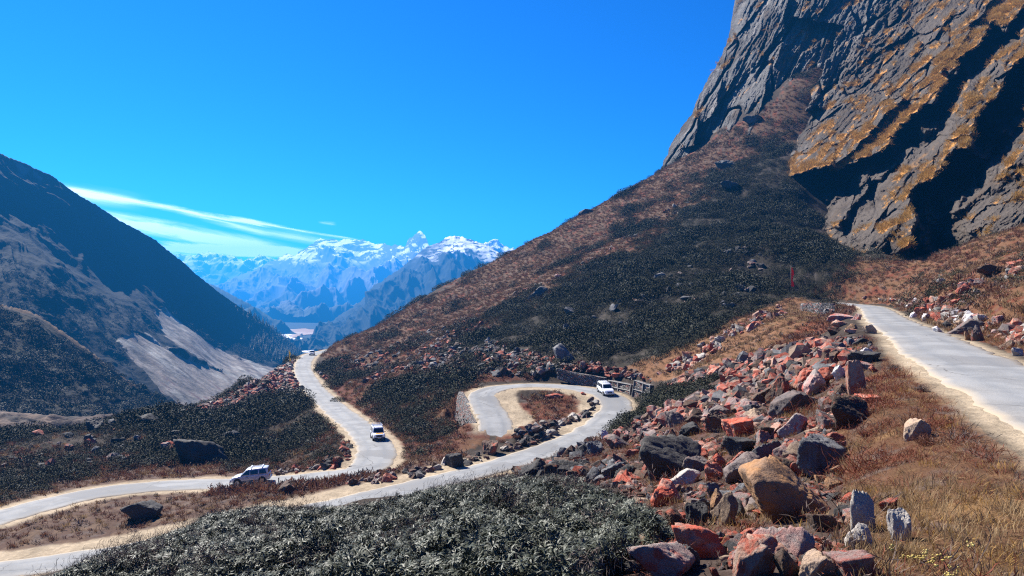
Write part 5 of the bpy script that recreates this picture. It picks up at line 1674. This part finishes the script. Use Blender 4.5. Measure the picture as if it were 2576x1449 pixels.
    put('ledge_grass', LEDGE_P[k] + LEDGE_N[k] * 0.2, g, 0.7, 1.5, SL, 3, (0.5, 0.9), 0, None, None, 0.5)
    # --- the rest of the rubble
    kinds = list(RK)
    SK = source_collection('src_rubble', [rock_mesh(kd, 2, v) for kd in kinds for v in range(3)])
    pts = np.array([c['p'] for c in REST]); sc = np.array([c['s'] for c in REST])
    pts[:, 2] += sc[:, 2] * 0.25
    rot = np.stack([g.normal(size=len(pts)) * 0.3, g.normal(size=len(pts)) * 0.3, g.uniform(0, 6.28, len(pts))], 1)
    idx = np.array([kinds.index(c['kind']) * 3 + int(g.integers(3)) for c in REST])
    scatter('rubble', pts, rot, sc, idx, SK)


build_cover()

# ================================================================== VEHICLES
def mesh_bm(name, bm, mats, smooth=False):
    me = bpy.data.meshes.new(name)
    bm.normal_update()
    bm.to_mesh(me); bm.free()
    for m in (mats if isinstance(mats, (list, tuple)) else [mats]):
        me.materials.append(m)
    if smooth:
        for p in me.polygons:
            p.use_smooth = True
    return me


def loft(bm, sections, cap=True):
    rows = [[bm.verts.new(p) for p in s] for s in sections]
    for a, b in zip(rows[:-1], rows[1:]):
        n = len(a)
        for i in range(n):
            bm.faces.new((a[i], a[(i + 1) % n], b[(i + 1) % n], b[i]))
    if cap:
        bm.faces.new(rows[0][::-1]); bm.faces.new(rows[-1])
    bmesh.ops.recalc_face_normals(bm, faces=bm.faces)


def add_box(bm, c, s, rot=None):
    M = Matrix.Translation(c) @ (rot.to_4x4() if rot else Matrix()) @ Matrix.Diagonal((s[0], s[1], s[2], 1))
    return bmesh.ops.create_cube(bm, size=1.0, matrix=M)


def add_bar(bm, a, b, r, n=8):
    a, b = Vector(a), Vector(b)
    d = b - a
    M = Matrix.Translation((a + b) / 2) @ d.to_track_quat('Z', 'Y').to_matrix().to_4x4()
    bmesh.ops.create_cone(bm, cap_ends=True, segments=n, radius1=r, radius2=r, depth=d.length, matrix=M)


CM = {
    'white': mat_plain('white_paint', (0.72, 0.73, 0.74), 0.28, 0, 0.5, 0.02, 3, coat=0.6),
    'silver': mat_plain('silver_paint', (0.60, 0.58, 0.56), 0.3, 0.25, 0.5, 0.02, 3, coat=0.6),
    'glass': mat_plain('car_glass', (0.012, 0.016, 0.022), 0.06, 0, 0.7),
    'tealglass': mat_plain('reflecting_glass', (0.05, 0.16, 0.17), 0.08, 0, 0.9),
    'black': mat_plain('black_plastic', (0.015, 0.015, 0.016), 0.6),
    'tyre': mat_plain('tyre_rubber', (0.020, 0.019, 0.018), 0.9),
    'rim': mat_plain('wheel_metal', (0.45, 0.45, 0.46), 0.35, 0.8),
    'lamp': mat_plain('lamp_lens', (0.75, 0.76, 0.78), 0.12, 0.2, 0.8),
    'yellow': mat_plain('yellow_paint', (0.75, 0.36, 0.03), 0.35, 0, 0.5),
    'plate': mat_plain('number_plate', (0.65, 0.60, 0.45), 0.5),
    'chrome': mat_plain('bare_metal', (0.6, 0.6, 0.62), 0.25, 0.9),
    'red': mat_plain('red_lamp', (0.35, 0.02, 0.02), 0.3),
}


def vehicle(name, label, loc, heading, pitch, paint, boxy=False, L=4.4, W=1.74, H=1.78, rack=True, stripe=False, tint='glass', size=0.86):
    t = thing(name, label, 'car', loc, (0, 0, 0), 'vehicles on the hill road')
    f = Vector((math.cos(heading) * math.cos(pitch), math.sin(heading) * math.cos(pitch), math.sin(pitch)))
    left = Vector((-math.sin(heading), math.cos(heading), 0))
    up = f.cross(left)
    t.rotation_euler = Matrix((f, left, up)).transposed().to_euler()
    t.scale = (size,) * 3
    hw = W / 2
    h2 = L / 2
    belt = H * (0.60 if not boxy else 0.58)
    nose = 0.80 * belt if not boxy else 0.93 * belt
    paintm = CM[paint]

    def sec(x, w, zb, zt):
        pts = [(-w * .90, zb), (-w, zb + .10), (-w, zb + (zt - zb) * .55), (-w * .97, zt - .06), (-w * .90, zt), (-w * .4, zt + .015)]
        pts = pts + [(-a, b) for a, b in pts[::-1]]
        return [(x, a, b) for a, b in pts]
    cowl = h2 - (1.12 if not boxy else 1.05)
    st = [(-h2, hw * .86, .46, belt - .12), (-h2 + .06, hw * .94, .36, belt - .02), (-h2 + .45, hw, .30, belt), (-h2 * .3, hw, .27, belt), (cowl - .2, hw, .27, belt), (cowl + .05, hw * .99, .28, belt - .01)]
    if boxy:
        st += [(h2 - .35, hw * .95, .34, nose), (h2 - .10, hw * .92, .40, nose - .05), (h2, hw * .88, .48, nose - .14)]
    else:
        st += [(cowl + .55, hw * .97, .29, (belt + nose) / 2 + .03), (h2 - .22, hw * .90, .32, nose), (h2 - .06, hw * .78, .36, nose - .14), (h2, hw * .66, .42, nose - .26)]
    bm = bmesh.new()
    loft(bm, [sec(*s) for s in st])
    # greenhouse: rings from the belt up to the roof
    rake = 0.62 if not boxy else 0.28
    rb = 0.10
    x0, x1 = -h2 + .07, cowl + .05
    rings = []
    lv = [(belt - .02, x0, x1, hw * .955), (belt + (H - belt) * .80, x0 + rb, x1 - rake, hw * .83), (H - .05, x0 + rb + .06, x1 - rake - .14, hw * .77), (H, x0 + rb + .25, x1 - rake - .40, hw * .62)]
    for z, a, b, w in lv:
        r = .10
        ring = [(a + r, -w), (b - r, -w), (b - .02, -w + r), (b, 0), (b - .02, w - r), (b - r, w), (a + r, w), (a, w - r), (a, 0), (a, -w + r)]
        rings.append([(x, y, z) for x, y in ring])
    loft(bm, rings)
    body = link('body', mesh_bm('body', bm, paintm, True), t)
    for p in body.data.polygons:
        p.use_smooth = True
    md = body.modifiers.new('edge', 'BEVEL'); md.width = 0.03; md.segments = 2; md.limit_method = 'ANGLE'; md.angle_limit = R(35)
    zb, zt = lv[0][0] + .05, lv[1][0]
    tt = (zb - lv[0][0]) / (lv[1][0] - lv[0][0])

    def sidep(s, x, v):          # point on the side glass plane, v 0 at the sill and 1 at the top
        k = tt + (1 - tt) * v
        y = lv[0][3] + (lv[1][3] - lv[0][3]) * k
        return (x, s * (y + .012), zb + (zt - zb) * v)
    n = 0
    span = [(x0 + .22, x0 + .98), (x0 + 1.10, x0 + 1.92), (x0 + 2.0, x1 - .22)]
    for s in (-1, 1):
        for i, (a, b) in enumerate(span):
            bm = bmesh.new()
            cut = rake * 0.92 if i == 2 else 0.0
            off = rb * 0.9 if i == 0 else 0.0
            q = [sidep(s, a, .02), sidep(s, b, .02), sidep(s, b - cut, .93), sidep(s, a + off, .93)]
            vs = [bm.verts.new(p) for p in q]
            inn = [bm.verts.new((p[0], p[1] - s * .02, p[2])) for p in q]
            bm.faces.new(vs)
            for j in range(4):
                bm.faces.new((vs[j], vs[(j + 1) % 4], inn[(j + 1) % 4], inn[j]))
            bmesh.ops.recalc_face_normals(bm, faces=bm.faces)
            link('window', mesh_bm('window', bm, CM['glass']), t)
    for nm, xa, xb, out in (('windscreen', x1, x1 - rake, 1), ('rear_window', x0, x0 + rb, -1)):
        bm = bmesh.new()
        k0, k1 = tt + .02, .93
        pts = []
        for k in (k0, k1):
            x = xa + (xb - xa) * k + out * .014
            z = lv[0][0] + (lv[1][0] - lv[0][0]) * k
            w = (lv[0][3] + (lv[1][3] - lv[0][3]) * k) - .11
            pts.append([(x - out * .012, -w, z), (x, 0, z), (x - out * .012, w, z)])
        a = [bm.verts.new(p) for p in pts[0]]; b = [bm.verts.new(p) for p in pts[1]]
        for j in (0, 1):
            bm.faces.new((a[j], a[j + 1], b[j + 1], b[j]))
        g = bmesh.ops.extrude_face_region(bm, geom=list(bm.faces))
        for v in [e for e in g['geom'] if isinstance(e, bmesh.types.BMVert)]:
            v.co.x -= out * .02
        bmesh.ops.recalc_face_normals(bm, faces=bm.faces)
        link(nm, mesh_bm(nm, bm, CM[tint if out > 0 else 'glass']), t)
    wr = .33 if not boxy else .36
    for x in (-h2 + .78, h2 - .80):
        for s in (-1, 1):
            bm = bmesh.new()
            bmesh.ops.create_cone(bm, cap_ends=True, segments=26, radius1=wr + .075, radius2=wr + .075, depth=.06, matrix=Matrix.Translation((x, s * (hw - .012), wr + .03)) @ Matrix.Rotation(R(90), 4, 'X'))
            link('wheel_arch', mesh_bm('wheel_arch', bm, CM['black']), t)
            bm = bmesh.new()
            M = Matrix.Translation((x, s * (hw - .075), wr)) @ Matrix.Rotation(R(90), 4, 'X')
            bmesh.ops.create_cone(bm, cap_ends=True, segments=26, radius1=wr, radius2=wr, depth=.20, matrix=M)
            bmesh.ops.bevel(bm, geom=[e for e in bm.edges if len(e.link_faces) == 2 and abs(e.link_faces[0].normal.dot(e.link_faces[1].normal)) < .3], offset=.03, segments=2, affect='EDGES')
            w = link('wheel', mesh_bm('wheel', bm, CM['tyre'], False), t)
            bm = bmesh.new()
            bmesh.ops.create_cone(bm, cap_ends=True, segments=20, radius1=wr * .62, radius2=wr * .55, depth=.03, matrix=Matrix.Translation((x, s * (hw + .032), wr)) @ Matrix.Rotation(R(90 * s), 4, 'X'))
            for k in range(5):
                a = k * math.tau / 5
                add_box(bm, (x + math.cos(a) * wr * .3, s * (hw + .05), wr + math.sin(a) * wr * .3), (wr * .5, .012, .05), Matrix.Rotation(-a, 3, 'Y'))
            link('rim', mesh_bm('rim', bm, CM['rim']), w)
    fz = nose - .20 if not boxy else nose - .24
    fw = hw * (.62 if not boxy else .72)
    for s in (-1, 1):
        bm = bmesh.new()
        if boxy:
            bmesh.ops.create_cone(bm, cap_ends=True, segments=18, radius1=.115, radius2=.10, depth=.06, matrix=Matrix.Translation((h2 + .01, s * fw, fz)) @ Matrix.Rotation(R(90), 4, 'Y'))
        else:
            add_box(bm, (h2 - .11, s * fw, fz + .02), (.24, .26, .14), Matrix.Rotation(R(s * -28), 3, 'Z'))
            bmesh.ops.bevel(bm, geom=list(bm.edges), offset=.03, segments=2, affect='EDGES')
        link('headlight', mesh_bm('headlight', bm, CM['lamp']), t)
        bm = bmesh.new()
        add_box(bm, (-h2 + .02, s * hw * .80, belt - .22), (.08, .12, .34))
        link('tail_light', mesh_bm('tail_light', bm, CM['red']), t)
        bm = bmesh.new()
        add_box(bm, (x1 - .28, s * (hw + .10), belt + .08), (.10, .20, .14))
        bmesh.ops.bevel(bm, geom=list(bm.edges), offset=.03, segments=2, affect='EDGES')
        link('mirror', mesh_bm('mirror', bm, CM['black']), t)
    bm = bmesh.new(); add_box(bm, (h2 - .02, 0, fz - .02), (.06, hw * (.78 if not boxy else 1.0), .12 if not boxy else .24))
    link('grille', mesh_bm('grille', bm, CM['black']), t)
    bm = bmesh.new(); add_box(bm, (h2 + .0, 0, .45), (.16, hw * 1.72, .20)); bmesh.ops.bevel(bm, geom=list(bm.edges), offset=.04, segments=2, affect='EDGES')
    link('front_bumper', mesh_bm('front_bumper', bm, CM['black'] if boxy else paintm), t)
    bm = bmesh.new(); add_box(bm, (-h2 - .0, 0, .46), (.14, hw * 1.74, .20)); bmesh.ops.bevel(bm, geom=list(bm.edges), offset=.04, segments=2, affect='EDGES')
    link('rear_bumper', mesh_bm('rear_bumper', bm, CM['black'] if boxy else paintm), t)
    bm = bmesh.new(); add_box(bm, (h2 + .09, 0, .50), (.02, .46, .12))
    link('number_plate', mesh_bm('number_plate', bm, CM['plate']), t)
    bm = bmesh.new()
    for s in (-1, 1):
        add_box(bm, (-.05, s * (hw + .006), .42), (L * .50, .02, .06))
    link('side_trim', mesh_bm('side_trim', bm, CM['black']), t)
    for s in (-1, 1):
        bm = bmesh.new(); add_box(bm, (.28, s * (hw + .012), belt - .17), (.20, .03, .035))
        link('door_handle', mesh_bm('door_handle', bm, CM['black']), t)
    if stripe:
        bm = bmesh.new()
        xa, xb = cowl + .20, h2 - .30
        za, zb2 = belt + .012, nose + .035
        q = [(xa, -.42, za), (xa, .62, za), (xb, .62, zb2), (xb, -.42, zb2)]
        vs = [bm.verts.new(p) for p in q]; lo = [bm.verts.new((p[0], p[1], p[2] - .02)) for p in q]
        bm.faces.new(vs)
        for j in range(4):
            bm.faces.new((vs[j], vs[(j + 1) % 4], lo[(j + 1) % 4], lo[j]))
        bmesh.ops.recalc_face_normals(bm, faces=bm.faces)
        link('bonnet_panel', mesh_bm('bonnet_panel', bm, CM['yellow']), t)
    if rack:
        bm = bmesh.new()
        if boxy:
            xa, xb, w, z = x0 + .3, x1 - rake - .25, hw * .74, H + .12
            for s in (-1, 1):
                add_bar(bm, (xa, s * w, z), (xb, s * w, z), .018); add_bar(bm, (xa, s * w, z + .12), (xb, s * w, z + .12), .018)
            for k in range(7):
                x = xa + (xb - xa) * k / 6
                add_bar(bm, (x, -w, z), (x, w, z), .015)
                for s in (-1, 1):
                    add_bar(bm, (x, s * w, H - .06), (x, s * w, z + .12), .013)
            for x in (xa, xb):
                add_bar(bm, (x, -w, z + .12), (x, w, z + .12), .018)
        else:
            w = hw * .72
            for x in (x1 - rake - .55, x1 - rake - 1.75):
                add_box(bm, (x, 0, H + .09), (.13, w * 2, .05))
                for s in (-1, 1):
                    add_bar(bm, (x, s * w * .9, H - .06), (x, s * w * .9, H + .08), .02)
            for y in (-.35, 0, .35):
                add_bar(bm, (x1 - rake - .55, y, H + .09), (x1 - rake - 1.75, y, H + .09), .018)
        link('roof_rack', mesh_bm('roof_rack', bm, CM['chrome'] if boxy else CM['white']), t)
    return t


def on_road(nm, px, py, d, rev=False, lateral=0.0):
    S = ROADS[nm]['S']
    p = at(px, py, d)
    j = int(((S[:, :2] - p[:2]) ** 2).sum(1).argmin())
    T = S[min(j + 3, len(S) - 1)] - S[max(j - 3, 0)]
    if rev:
        T = -T
    T = T / np.linalg.norm(T)
    side = np.array([-T[1], T[0], 0]); side /= np.linalg.norm(side)
    q = S[j] + side * lateral
    return (q[0], q[1], q[2] + 0.07), math.atan2(T[1], T[0]), math.asin(T[2])


def build_vehicles():
    l, h, p = on_road('mid', 637, 1218, 81.2, False, 0.35)
    vehicle('family_van', 'silver family van with white roof bars seen from its side behind the red grass strip', l, h + 0.10, p - 0.03, 'silver', L=4.2, W=1.7, H=1.66, tint='tealglass', size=0.95)
    l, h, p = on_road('mid', 937, 1108, 97, False, 0.75)
    vehicle('jeep', 'white boxy jeep with yellow bonnet panel and roof rack driving toward the viewer', l, h, p, 'white', boxy=True, L=4.1, W=1.76, H=1.88, stripe=True)
    l, h, p = on_road('low', 1515, 993, 110, True, 0.2)
    vehicle('family_van', 'white family van rounding the hairpin loop beside the stone walls', l, h - 0.25, p, 'white', L=4.4, W=1.78, H=1.83)
    l, h, p = on_road('mid', 778, 896, 246, False, 0.6)
    vehicle('jeep', 'small distant white car where the road passes over the crest of the spur', l, h, p, 'white', boxy=True, L=4.1, W=1.78, H=1.9, rack=False, size=0.82)


build_vehicles()

# ================================================================== WALLS AND FLAGS
def mat_stone():
    m = bpy.data.materials.new('dry_stone')
    m.use_nodes = True
    t = NT(m.node_tree)
    tc = t.n('ShaderNodeTexCoord')
    p = t.scaled(tc.outputs['Object'], (1.0, 1.0, 1.6))
    v = t.n('ShaderNodeTexVoronoi', feature='F1'); v.inputs['Scale'].default_value = 3.0; t.put(v.inputs['Vector'], p)
    e = t.n('ShaderNodeTexVoronoi', feature='DISTANCE_TO_EDGE'); e.inputs['Scale'].default_value = 3.0; t.put(e.inputs['Vector'], p)
    sp = t.n('ShaderNodeSeparateColor'); t.put(sp.inputs[0], v.outputs['Color'])
    c = t.mix(sp.outputs[0], (0.13, 0.122, 0.116), (0.27, 0.25, 0.23))
    c = t.mix(t.ramp(sp.outputs[1], 0.62, 0.72), c, (0.25, 0.11, 0.085))
    c = t.mix(t.ramp(sp.outputs[2], 0.75, 0.8), c, (0.09, 0.085, 0.08))
    c = t.mix(t.ramp(e.outputs['Distance'], 0.03, 0.12), (0.035, 0.03, 0.026), c)
    b = t.n('ShaderNodeBsdfPrincipled'); t.put(b.inputs['Base Color'], c); b.inputs['Roughness'].default_value = 0.9
    bn = t.n('ShaderNodeBump'); bn.inputs['Distance'].default_value = 0.12
    t.put(bn.inputs['Height'], t.ramp(e.outputs['Distance'], 0.0, 0.18)); t.put(b.inputs['Normal'], bn.outputs[0])
    o = t.n('ShaderNodeOutputMaterial'); t.put(o.inputs[0], b.outputs[0])
    return m


M_stone = mat_stone()
M_conc = mat_plain('pale_concrete', (0.17, 0.162, 0.15), 0.85, vary=0.12, vscale=2.0, bump=0.01)


def slab_between(tops, bots, thick, back):
    """a wall: its face given by rows of top and bottom points, thickness going back into the bank"""
    bm = bmesh.new()
    n = len(tops)
    back = Vector(back).normalized() * thick
    g = np.random.default_rng(3)
    m = 9
    front = [[bm.verts.new(Vector(tops[i]).lerp(Vector(bots[i]), j / (m - 1)) + Vector(g.normal(size=3) * 0.05)) for j in range(m)] for i in range(n)]
    rear = [[bm.verts.new(Vector(tops[i]).lerp(Vector(bots[i]), j / (m - 1)) + back) for j in (0, m - 1)] for i in range(n)]
    for i in range(n - 1):
        for j in range(m - 1):
            bm.faces.new((front[i][j], front[i][j + 1], front[i + 1][j + 1], front[i + 1][j]))
        bm.faces.new((front[i][0], front[i + 1][0], rear[i + 1][0], rear[i][0]))
        bm.faces.new((rear[i][0], rear[i + 1][0], rear[i + 1][1], rear[i][1]))
    for i in (0, n - 1):
        bm.faces.new([*front[i], rear[i][1], rear[i][0]])
    bmesh.ops.recalc_face_normals(bm, faces=bm.faces)
    return bm


def subdiv(a, n):
    a = np.asarray(a, float)
    t = np.linspace(0, len(a) - 1, n)
    return np.stack([np.interp(t, np.arange(len(a)), a[:, k]) for k in range(3)], 1)


def wall(name, label, tops, bots, n, thick, back, posts=0, base=1.2):
    T, B = subdiv([at(*p) for p in tops], n), subdiv([at(*p) for p in bots], n)
    B[:, 2] -= base
    c = T.mean(0)
    t = thing(name, label, 'wall', c, (0, 0, 0), 'stone retaining walls along the road')
    link('stone_face', mesh_bm('stone_face', slab_between(T - c, B - c, thick, back), M_stone), t)
    bk = Vector(back).normalized()
    if posts:
        for k in range(posts + 1):
            i = round(k * (n - 1) / posts)
            bm = bmesh.new()
            add_bar(bm, Vector(T[i] - c) - bk * .06 + Vector((0, 0, .05)), Vector(B[i] - c) - bk * .06, .11, 4)
            link('concrete_post', mesh_bm('concrete_post', bm, M_conc), t)
        for f, r in ((0.0, .09), (0.52, .08)):
            bm = bmesh.new()
            for i in range(0, n - 1):
                a = Vector(T[i] * (1 - f) + B[i] * f - c) - bk * .07; b = Vector(T[i + 1] * (1 - f) + B[i + 1] * f - c) - bk * .07
                add_bar(bm, a, b, r, 4)
            link('concrete_beam', mesh_bm('concrete_beam', bm, M_conc), t)
    return t


def build_walls():
    wall('retaining_wall', 'grey wedge of stone walling left of the hairpin loop', [(1152.6, 985, 111.5), (1176, 1024, 104), (1198.5, 1063, 97.5)], [(1138.4, 1041, 110.5), (1160, 1073, 103), (1186, 1104, 96.5)], 14, 0.7, (1, 0.25, 0), base=1.8)
    wall('retaining_wall', 'long dark shaded stone wall behind the hairpin loop', [(1400, 927, 119), (1448, 938, 118), (1526, 951, 115.5)], [(1402, 946, 118.6), (1448, 961, 117.4), (1526, 975, 115)], 14, 0.8, (0.1, 1, 0), 0, 0.5)
    wall('retaining_wall', 'sunlit stone wall with concrete frame right of the white van', [(1531, 957, 115), (1588, 968, 110.5)], [(1532, 976, 114.6), (1584, 989, 110)], 10, 0.8, (0.8, 0.6, 0), 2, 0.5)
    wall('retaining_wall', 'pale tall wall end with concrete frame above the bush patch', [(1597, 957, 109.5), (1636, 970, 106.5)], [(1590, 992, 109), (1634, 1003, 106)], 8, 0.8, (0.7, 0.7, 0), 2, 0.4)
    wall('retaining_wall', 'pale stone wall holding up the far bend of the upper road', [(2018, 763, 121), (2057, 762, 119), (2100, 763, 117)], [(2012, 791, 120.4), (2048, 795, 118.2), (2098, 790, 116.6)], 14, 0.8, (0.1, 1, 0), 0, 0.6)


def flag(name, label, base, pole_h, f0, f1, wid, mat, lean):
    b = np.asarray(base, float)
    t = thing(name, label, 'flag', b)
    bm = bmesh.new()
    add_bar(bm, (0, 0, -.3), (lean, 0, pole_h), .045, 8)
    link('pole', mesh_bm('pole', bm, mat_plain('bamboo_pole', (0.16, 0.13, 0.10), 0.8), True), t)
    bm = bmesh.new()
    n, m = 26, 6
    rows = []
    for i in range(n):
        z = f0 + (f1 - f0) * i / (n - 1)
        w = wid * (0.75 + 0.3 * math.sin(i * 0.42 + 0.6) + 0.12 * math.sin(i * 1.3))
        rows.append([bm.verts.new((lean * z / pole_h + .05 + w * j / (m - 1), 0.10 * math.sin(i * 0.5 + j * 1.1) * j / (m - 1), z + 0.04 * math.sin(j * 2 + i * .3))) for j in range(m)])
    for a, c in zip(rows[:-1], rows[1:]):
        for j in range(m - 1):
            bm.faces.new((a[j], a[j + 1], c[j + 1], c[j]))
    g = bmesh.ops.extrude_face_region(bm, geom=list(bm.faces))
    for v in [e for e in g['geom'] if isinstance(e, bmesh.types.BMVert)]:
        v.co.y += .012
    bmesh.ops.recalc_face_normals(bm, faces=bm.faces)
    link('banner', mesh_bm('banner', bm, mat, True), t)


def build_flags():
    p = hit(1990, 741)
    k = p[1] / FPX
    flag('prayer_flag', 'tall narrow red prayer flag on a pole at the far bend of the upper road', p, 74 * k, 20 * k, 67 * k, 7.0 * k, mat_leaf('red_cloth', (0.62, 0.05, 0.05), (0.70, 0.08, 0.06), 0.8, 0.2, 0.35), 0.0)
    p = hit(729, 924)
    k = p[1] / FPX
    flag('prayer_flag', 'yellow prayer flag on a pole beside the road crest above the gorge', p, 44 * k, 15 * k, 43 * k, 4.2 * k, mat_leaf('yellow_cloth', (0.80, 0.60, 0.10), (0.85, 0.68, 0.20), 0.8, 0.2, 0.35), -3.0 * k)


build_walls()
build_flags()

# ================================================================== SINGLE SHRUBS, FAR SHRUBS AND CONIFERS
def build_shrubs():
    spots = [(1040, 1070, 66, 'large dark evergreen shrub clump between the middle road and the stone wedge', 'dark'), (1000, 1040, 52, 'dark shrub above the large evergreen clump by the middle road', 'dark'), (1075, 1110, 50, 'dark shrub in red grass below the large evergreen clump', 'dark'),
             (1640, 1012, 66, 'dense green bush hanging over the lower road below the pale wall end', 'pale'), (1590, 1050, 50, 'lowest green bush of the patch beside the lower road', 'pale'), (1700, 995, 50, 'green bush between the rubble and the wall end', 'pale'),
             (1790, 985, 56, 'green bush surrounded by pink rubble in the upper field', 'pale'), (2320, 985, 62, 'grey dry shrub against the sand shoulder of the upper road', 'twig'), (2250, 935, 50, 'grey shrub below the black shoulder rock', 'twig'),
             (2060, 722, 42, 'round evergreen shrub right of the red prayer flag', 'dark'), (2110, 735, 40, 'pale green shrub at the far bend of the upper road', 'pale'), (1060, 1140, 30, 'small dark shrub on the bank above the lower road', 'dark'),
             (700, 1165, 40, 'bushy shrub on the flat behind the silver van', 'dark'), (850, 1010, 40, 'dark shrub just right of the middle road', 'dark'), (2420, 700, 44, 'brownish shrub high on the dry slope right of the upper road', 'twig'),
             (2330, 1120, 120, 'tangled reddish brown dead shrub beside the sand shoulder', 'rust'), (2180, 1100, 70, 'reddish dry shrub behind the rugged grey boulder', 'rust'), (2290, 1400, 150, 'golden dry bush near the bottom right corner', 'straw')]
    spots += [(1262, 1112, 44, 'leafless reddish shrub where the side arm of the loop runs out', 'rust'), (1232, 1118, 36, 'low reddish shrub left of the leafless shrub below the loop', 'rust'), (1298, 1104, 40, 'reddish shrub at the head of the stony bank below the loop island', 'rust')]
    for i, (x, y, w, lab, kd) in enumerate(spots):
        p = hit(x, y)
        r = 0.5 * w * p[1] / FPX
        if kd == 'twig':
            me = twigs(60 + i, 150, M_twig, 0.75, 0.02 / max(r, .3) * 0.6)
        elif kd == 'rust':
            me = twigs(60 + i, 230, M_rust, 0.55, 0.010 / max(r, .3))
        elif kd == 'straw':
            me = tuft(60 + i, 900, M_straw, 0.5, 0.9, 0.010 / max(r, .3), 1.1)
        else:
            me = bush(60 + i, 1500, M_bush if kd == 'dark' else M_bushp, 0.085 / max(r, .6) * 1.6, 0.045 / max(r, .6) * 1.6, 0.75)
        o = link('shrub', me)
        o.location = (p[0], p[1], p[2] - 0.05 * r)
        o.scale = (r, r, r * 0.85)
        o.rotation_euler = (0, 0, i * 1.3)
        tag(o, lab, 'shrub', 'single shrubs on the slope')


def hill_points(name, poly, n, seed, zmin=-400):
    me = bpy.data.objects[name].data
    V = np.empty(len(me.vertices) * 3, np.float32); me.vertices.foreach_get('co', V); V = V.reshape(-1, 3).astype(float)
    N = np.empty(len(me.vertices) * 3, np.float32); me.vertices.foreach_get('normal', N); N = N.reshape(-1, 3)
    px, py = proj(V)
    k = np.where(inpoly(px, py, poly))[0]
    g = np.random.default_rng(seed)
    a = V[k, 1] ** 2
    k = g.choice(k, size=min(n, len(k)), replace=True, p=a / a.sum())
    return V[k] + np.stack([g.normal(size=len(k)) * .8, g.normal(size=len(k)) * .8, np.zeros(len(k))], 1), g


def conifer(seed):
    g = np.random.default_rng(seed)
    n = 150
    z = g.uniform(0.08, 1.0, n) ** 0.9
    a = g.uniform(0, 6.283, n)
    rr = (1 - z) * 0.26 + 0.02
    D = unit(np.stack([np.cos(a), np.sin(a), g.uniform(-0.5, 0.1, n)], 1))
    P = np.stack([np.cos(a) * 0.02, np.sin(a) * 0.02, z], 1)
    U = unit(np.cross(np.cross(D, np.array([0, 0, 1.0])), D) + 0.2 * g.normal(size=(n, 3)))
    V, F = leaf_quads(P, D, U, rr, rr * 0.5 + 0.02, 0.2)
    return mesh_np('conifer', V, F, M_con, True)


def build_far_plants():
    global M_con
    M_con = mat_leaf('conifer_needles', (0.012, 0.018, 0.012), (0.022, 0.030, 0.020), 0.7, 0.2)
    SCN = source_collection('src_conifer', [conifer(i) for i in range(3)])
    P, g = hill_points('left_hill', [(520, 790), (580, 775), (640, 800), (690, 836), (735, 874), (758, 895), (740, 912), (700, 915), (640, 885), (560, 845)], 620, 41)
    put('conifer_wood', P, g, 7, 15, SCN, 3, (0.9, 1.2), 0.03, None, None, 0.05)
    SB2 = source_collection('src_far_bush', [bush(40 + i, 160, M_bush, 0.26, 0.15) for i in range(3)] + [bush(45, 160, M_bushp, 0.26, 0.15)])
    P, g = hill_points('near_spur', [(-300, 700), (0, 768), (250, 905), (490, 1045), (490, 1060), (-300, 1090)], 2300, 42)
    put('spur_shrubs', P, g, 0.8, 2.3, SB2, 4, (0.6, 1.0), 0.1)
    P, g = hill_points('left_hill', [(-200, 600), (0, 640), (300, 760), (389, 790), (400, 830), (300, 850), (330, 930), (200, 860), (0, 760), (-200, 740)], 1500, 43)
    put('left_hill_shrubs', P, g, 0.8, 2.0, SB2, 4, (0.5, 0.9), 0.1)
    P, g = hill_points('left_hill', [(420, 720), (560, 800), (700, 905), (640, 912), (520, 856), (430, 790)], 1200, 44)
    put('left_hill_thicket', P, g, 2.0, 4.0, SB2, 3, (0.6, 1.0), 0.1)


build_shrubs()
build_far_plants()

# ================================================================== AIR
def build_haze():
    lo, hi = Vector((-13000, -300, -170)), Vector((9000, 11500, 600))
    V = [(x, y, z) for x in (lo.x, hi.x) for y in (lo.y, hi.y) for z in (lo.z, hi.z)]
    F = [(0, 1, 3, 2), (4, 6, 7, 5), (0, 4, 5, 1), (2, 3, 7, 6), (0, 2, 6, 4), (1, 5, 7, 3)]
    me = bpy.data.meshes.new('haze')
    me.from_pydata(V, [], F)
    m = bpy.data.materials.new('air')
    m.use_nodes = True
    t = NT(m.node_tree)
    pv = t.n('ShaderNodeVolumePrincipled')
    pv.inputs['Color'].default_value = (0.03, 0.36, 1.0, 1)
    pv.inputs['Density'].default_value = HAZE
    pv.inputs['Anisotropy'].default_value = 0.35
    o = t.n('ShaderNodeOutputMaterial')
    t.put(o.inputs['Volume'], pv.outputs[0])
    me.materials.append(m)
    tag(link('haze', me), kind='stuff')


HAZE = 0.00014
build_haze()
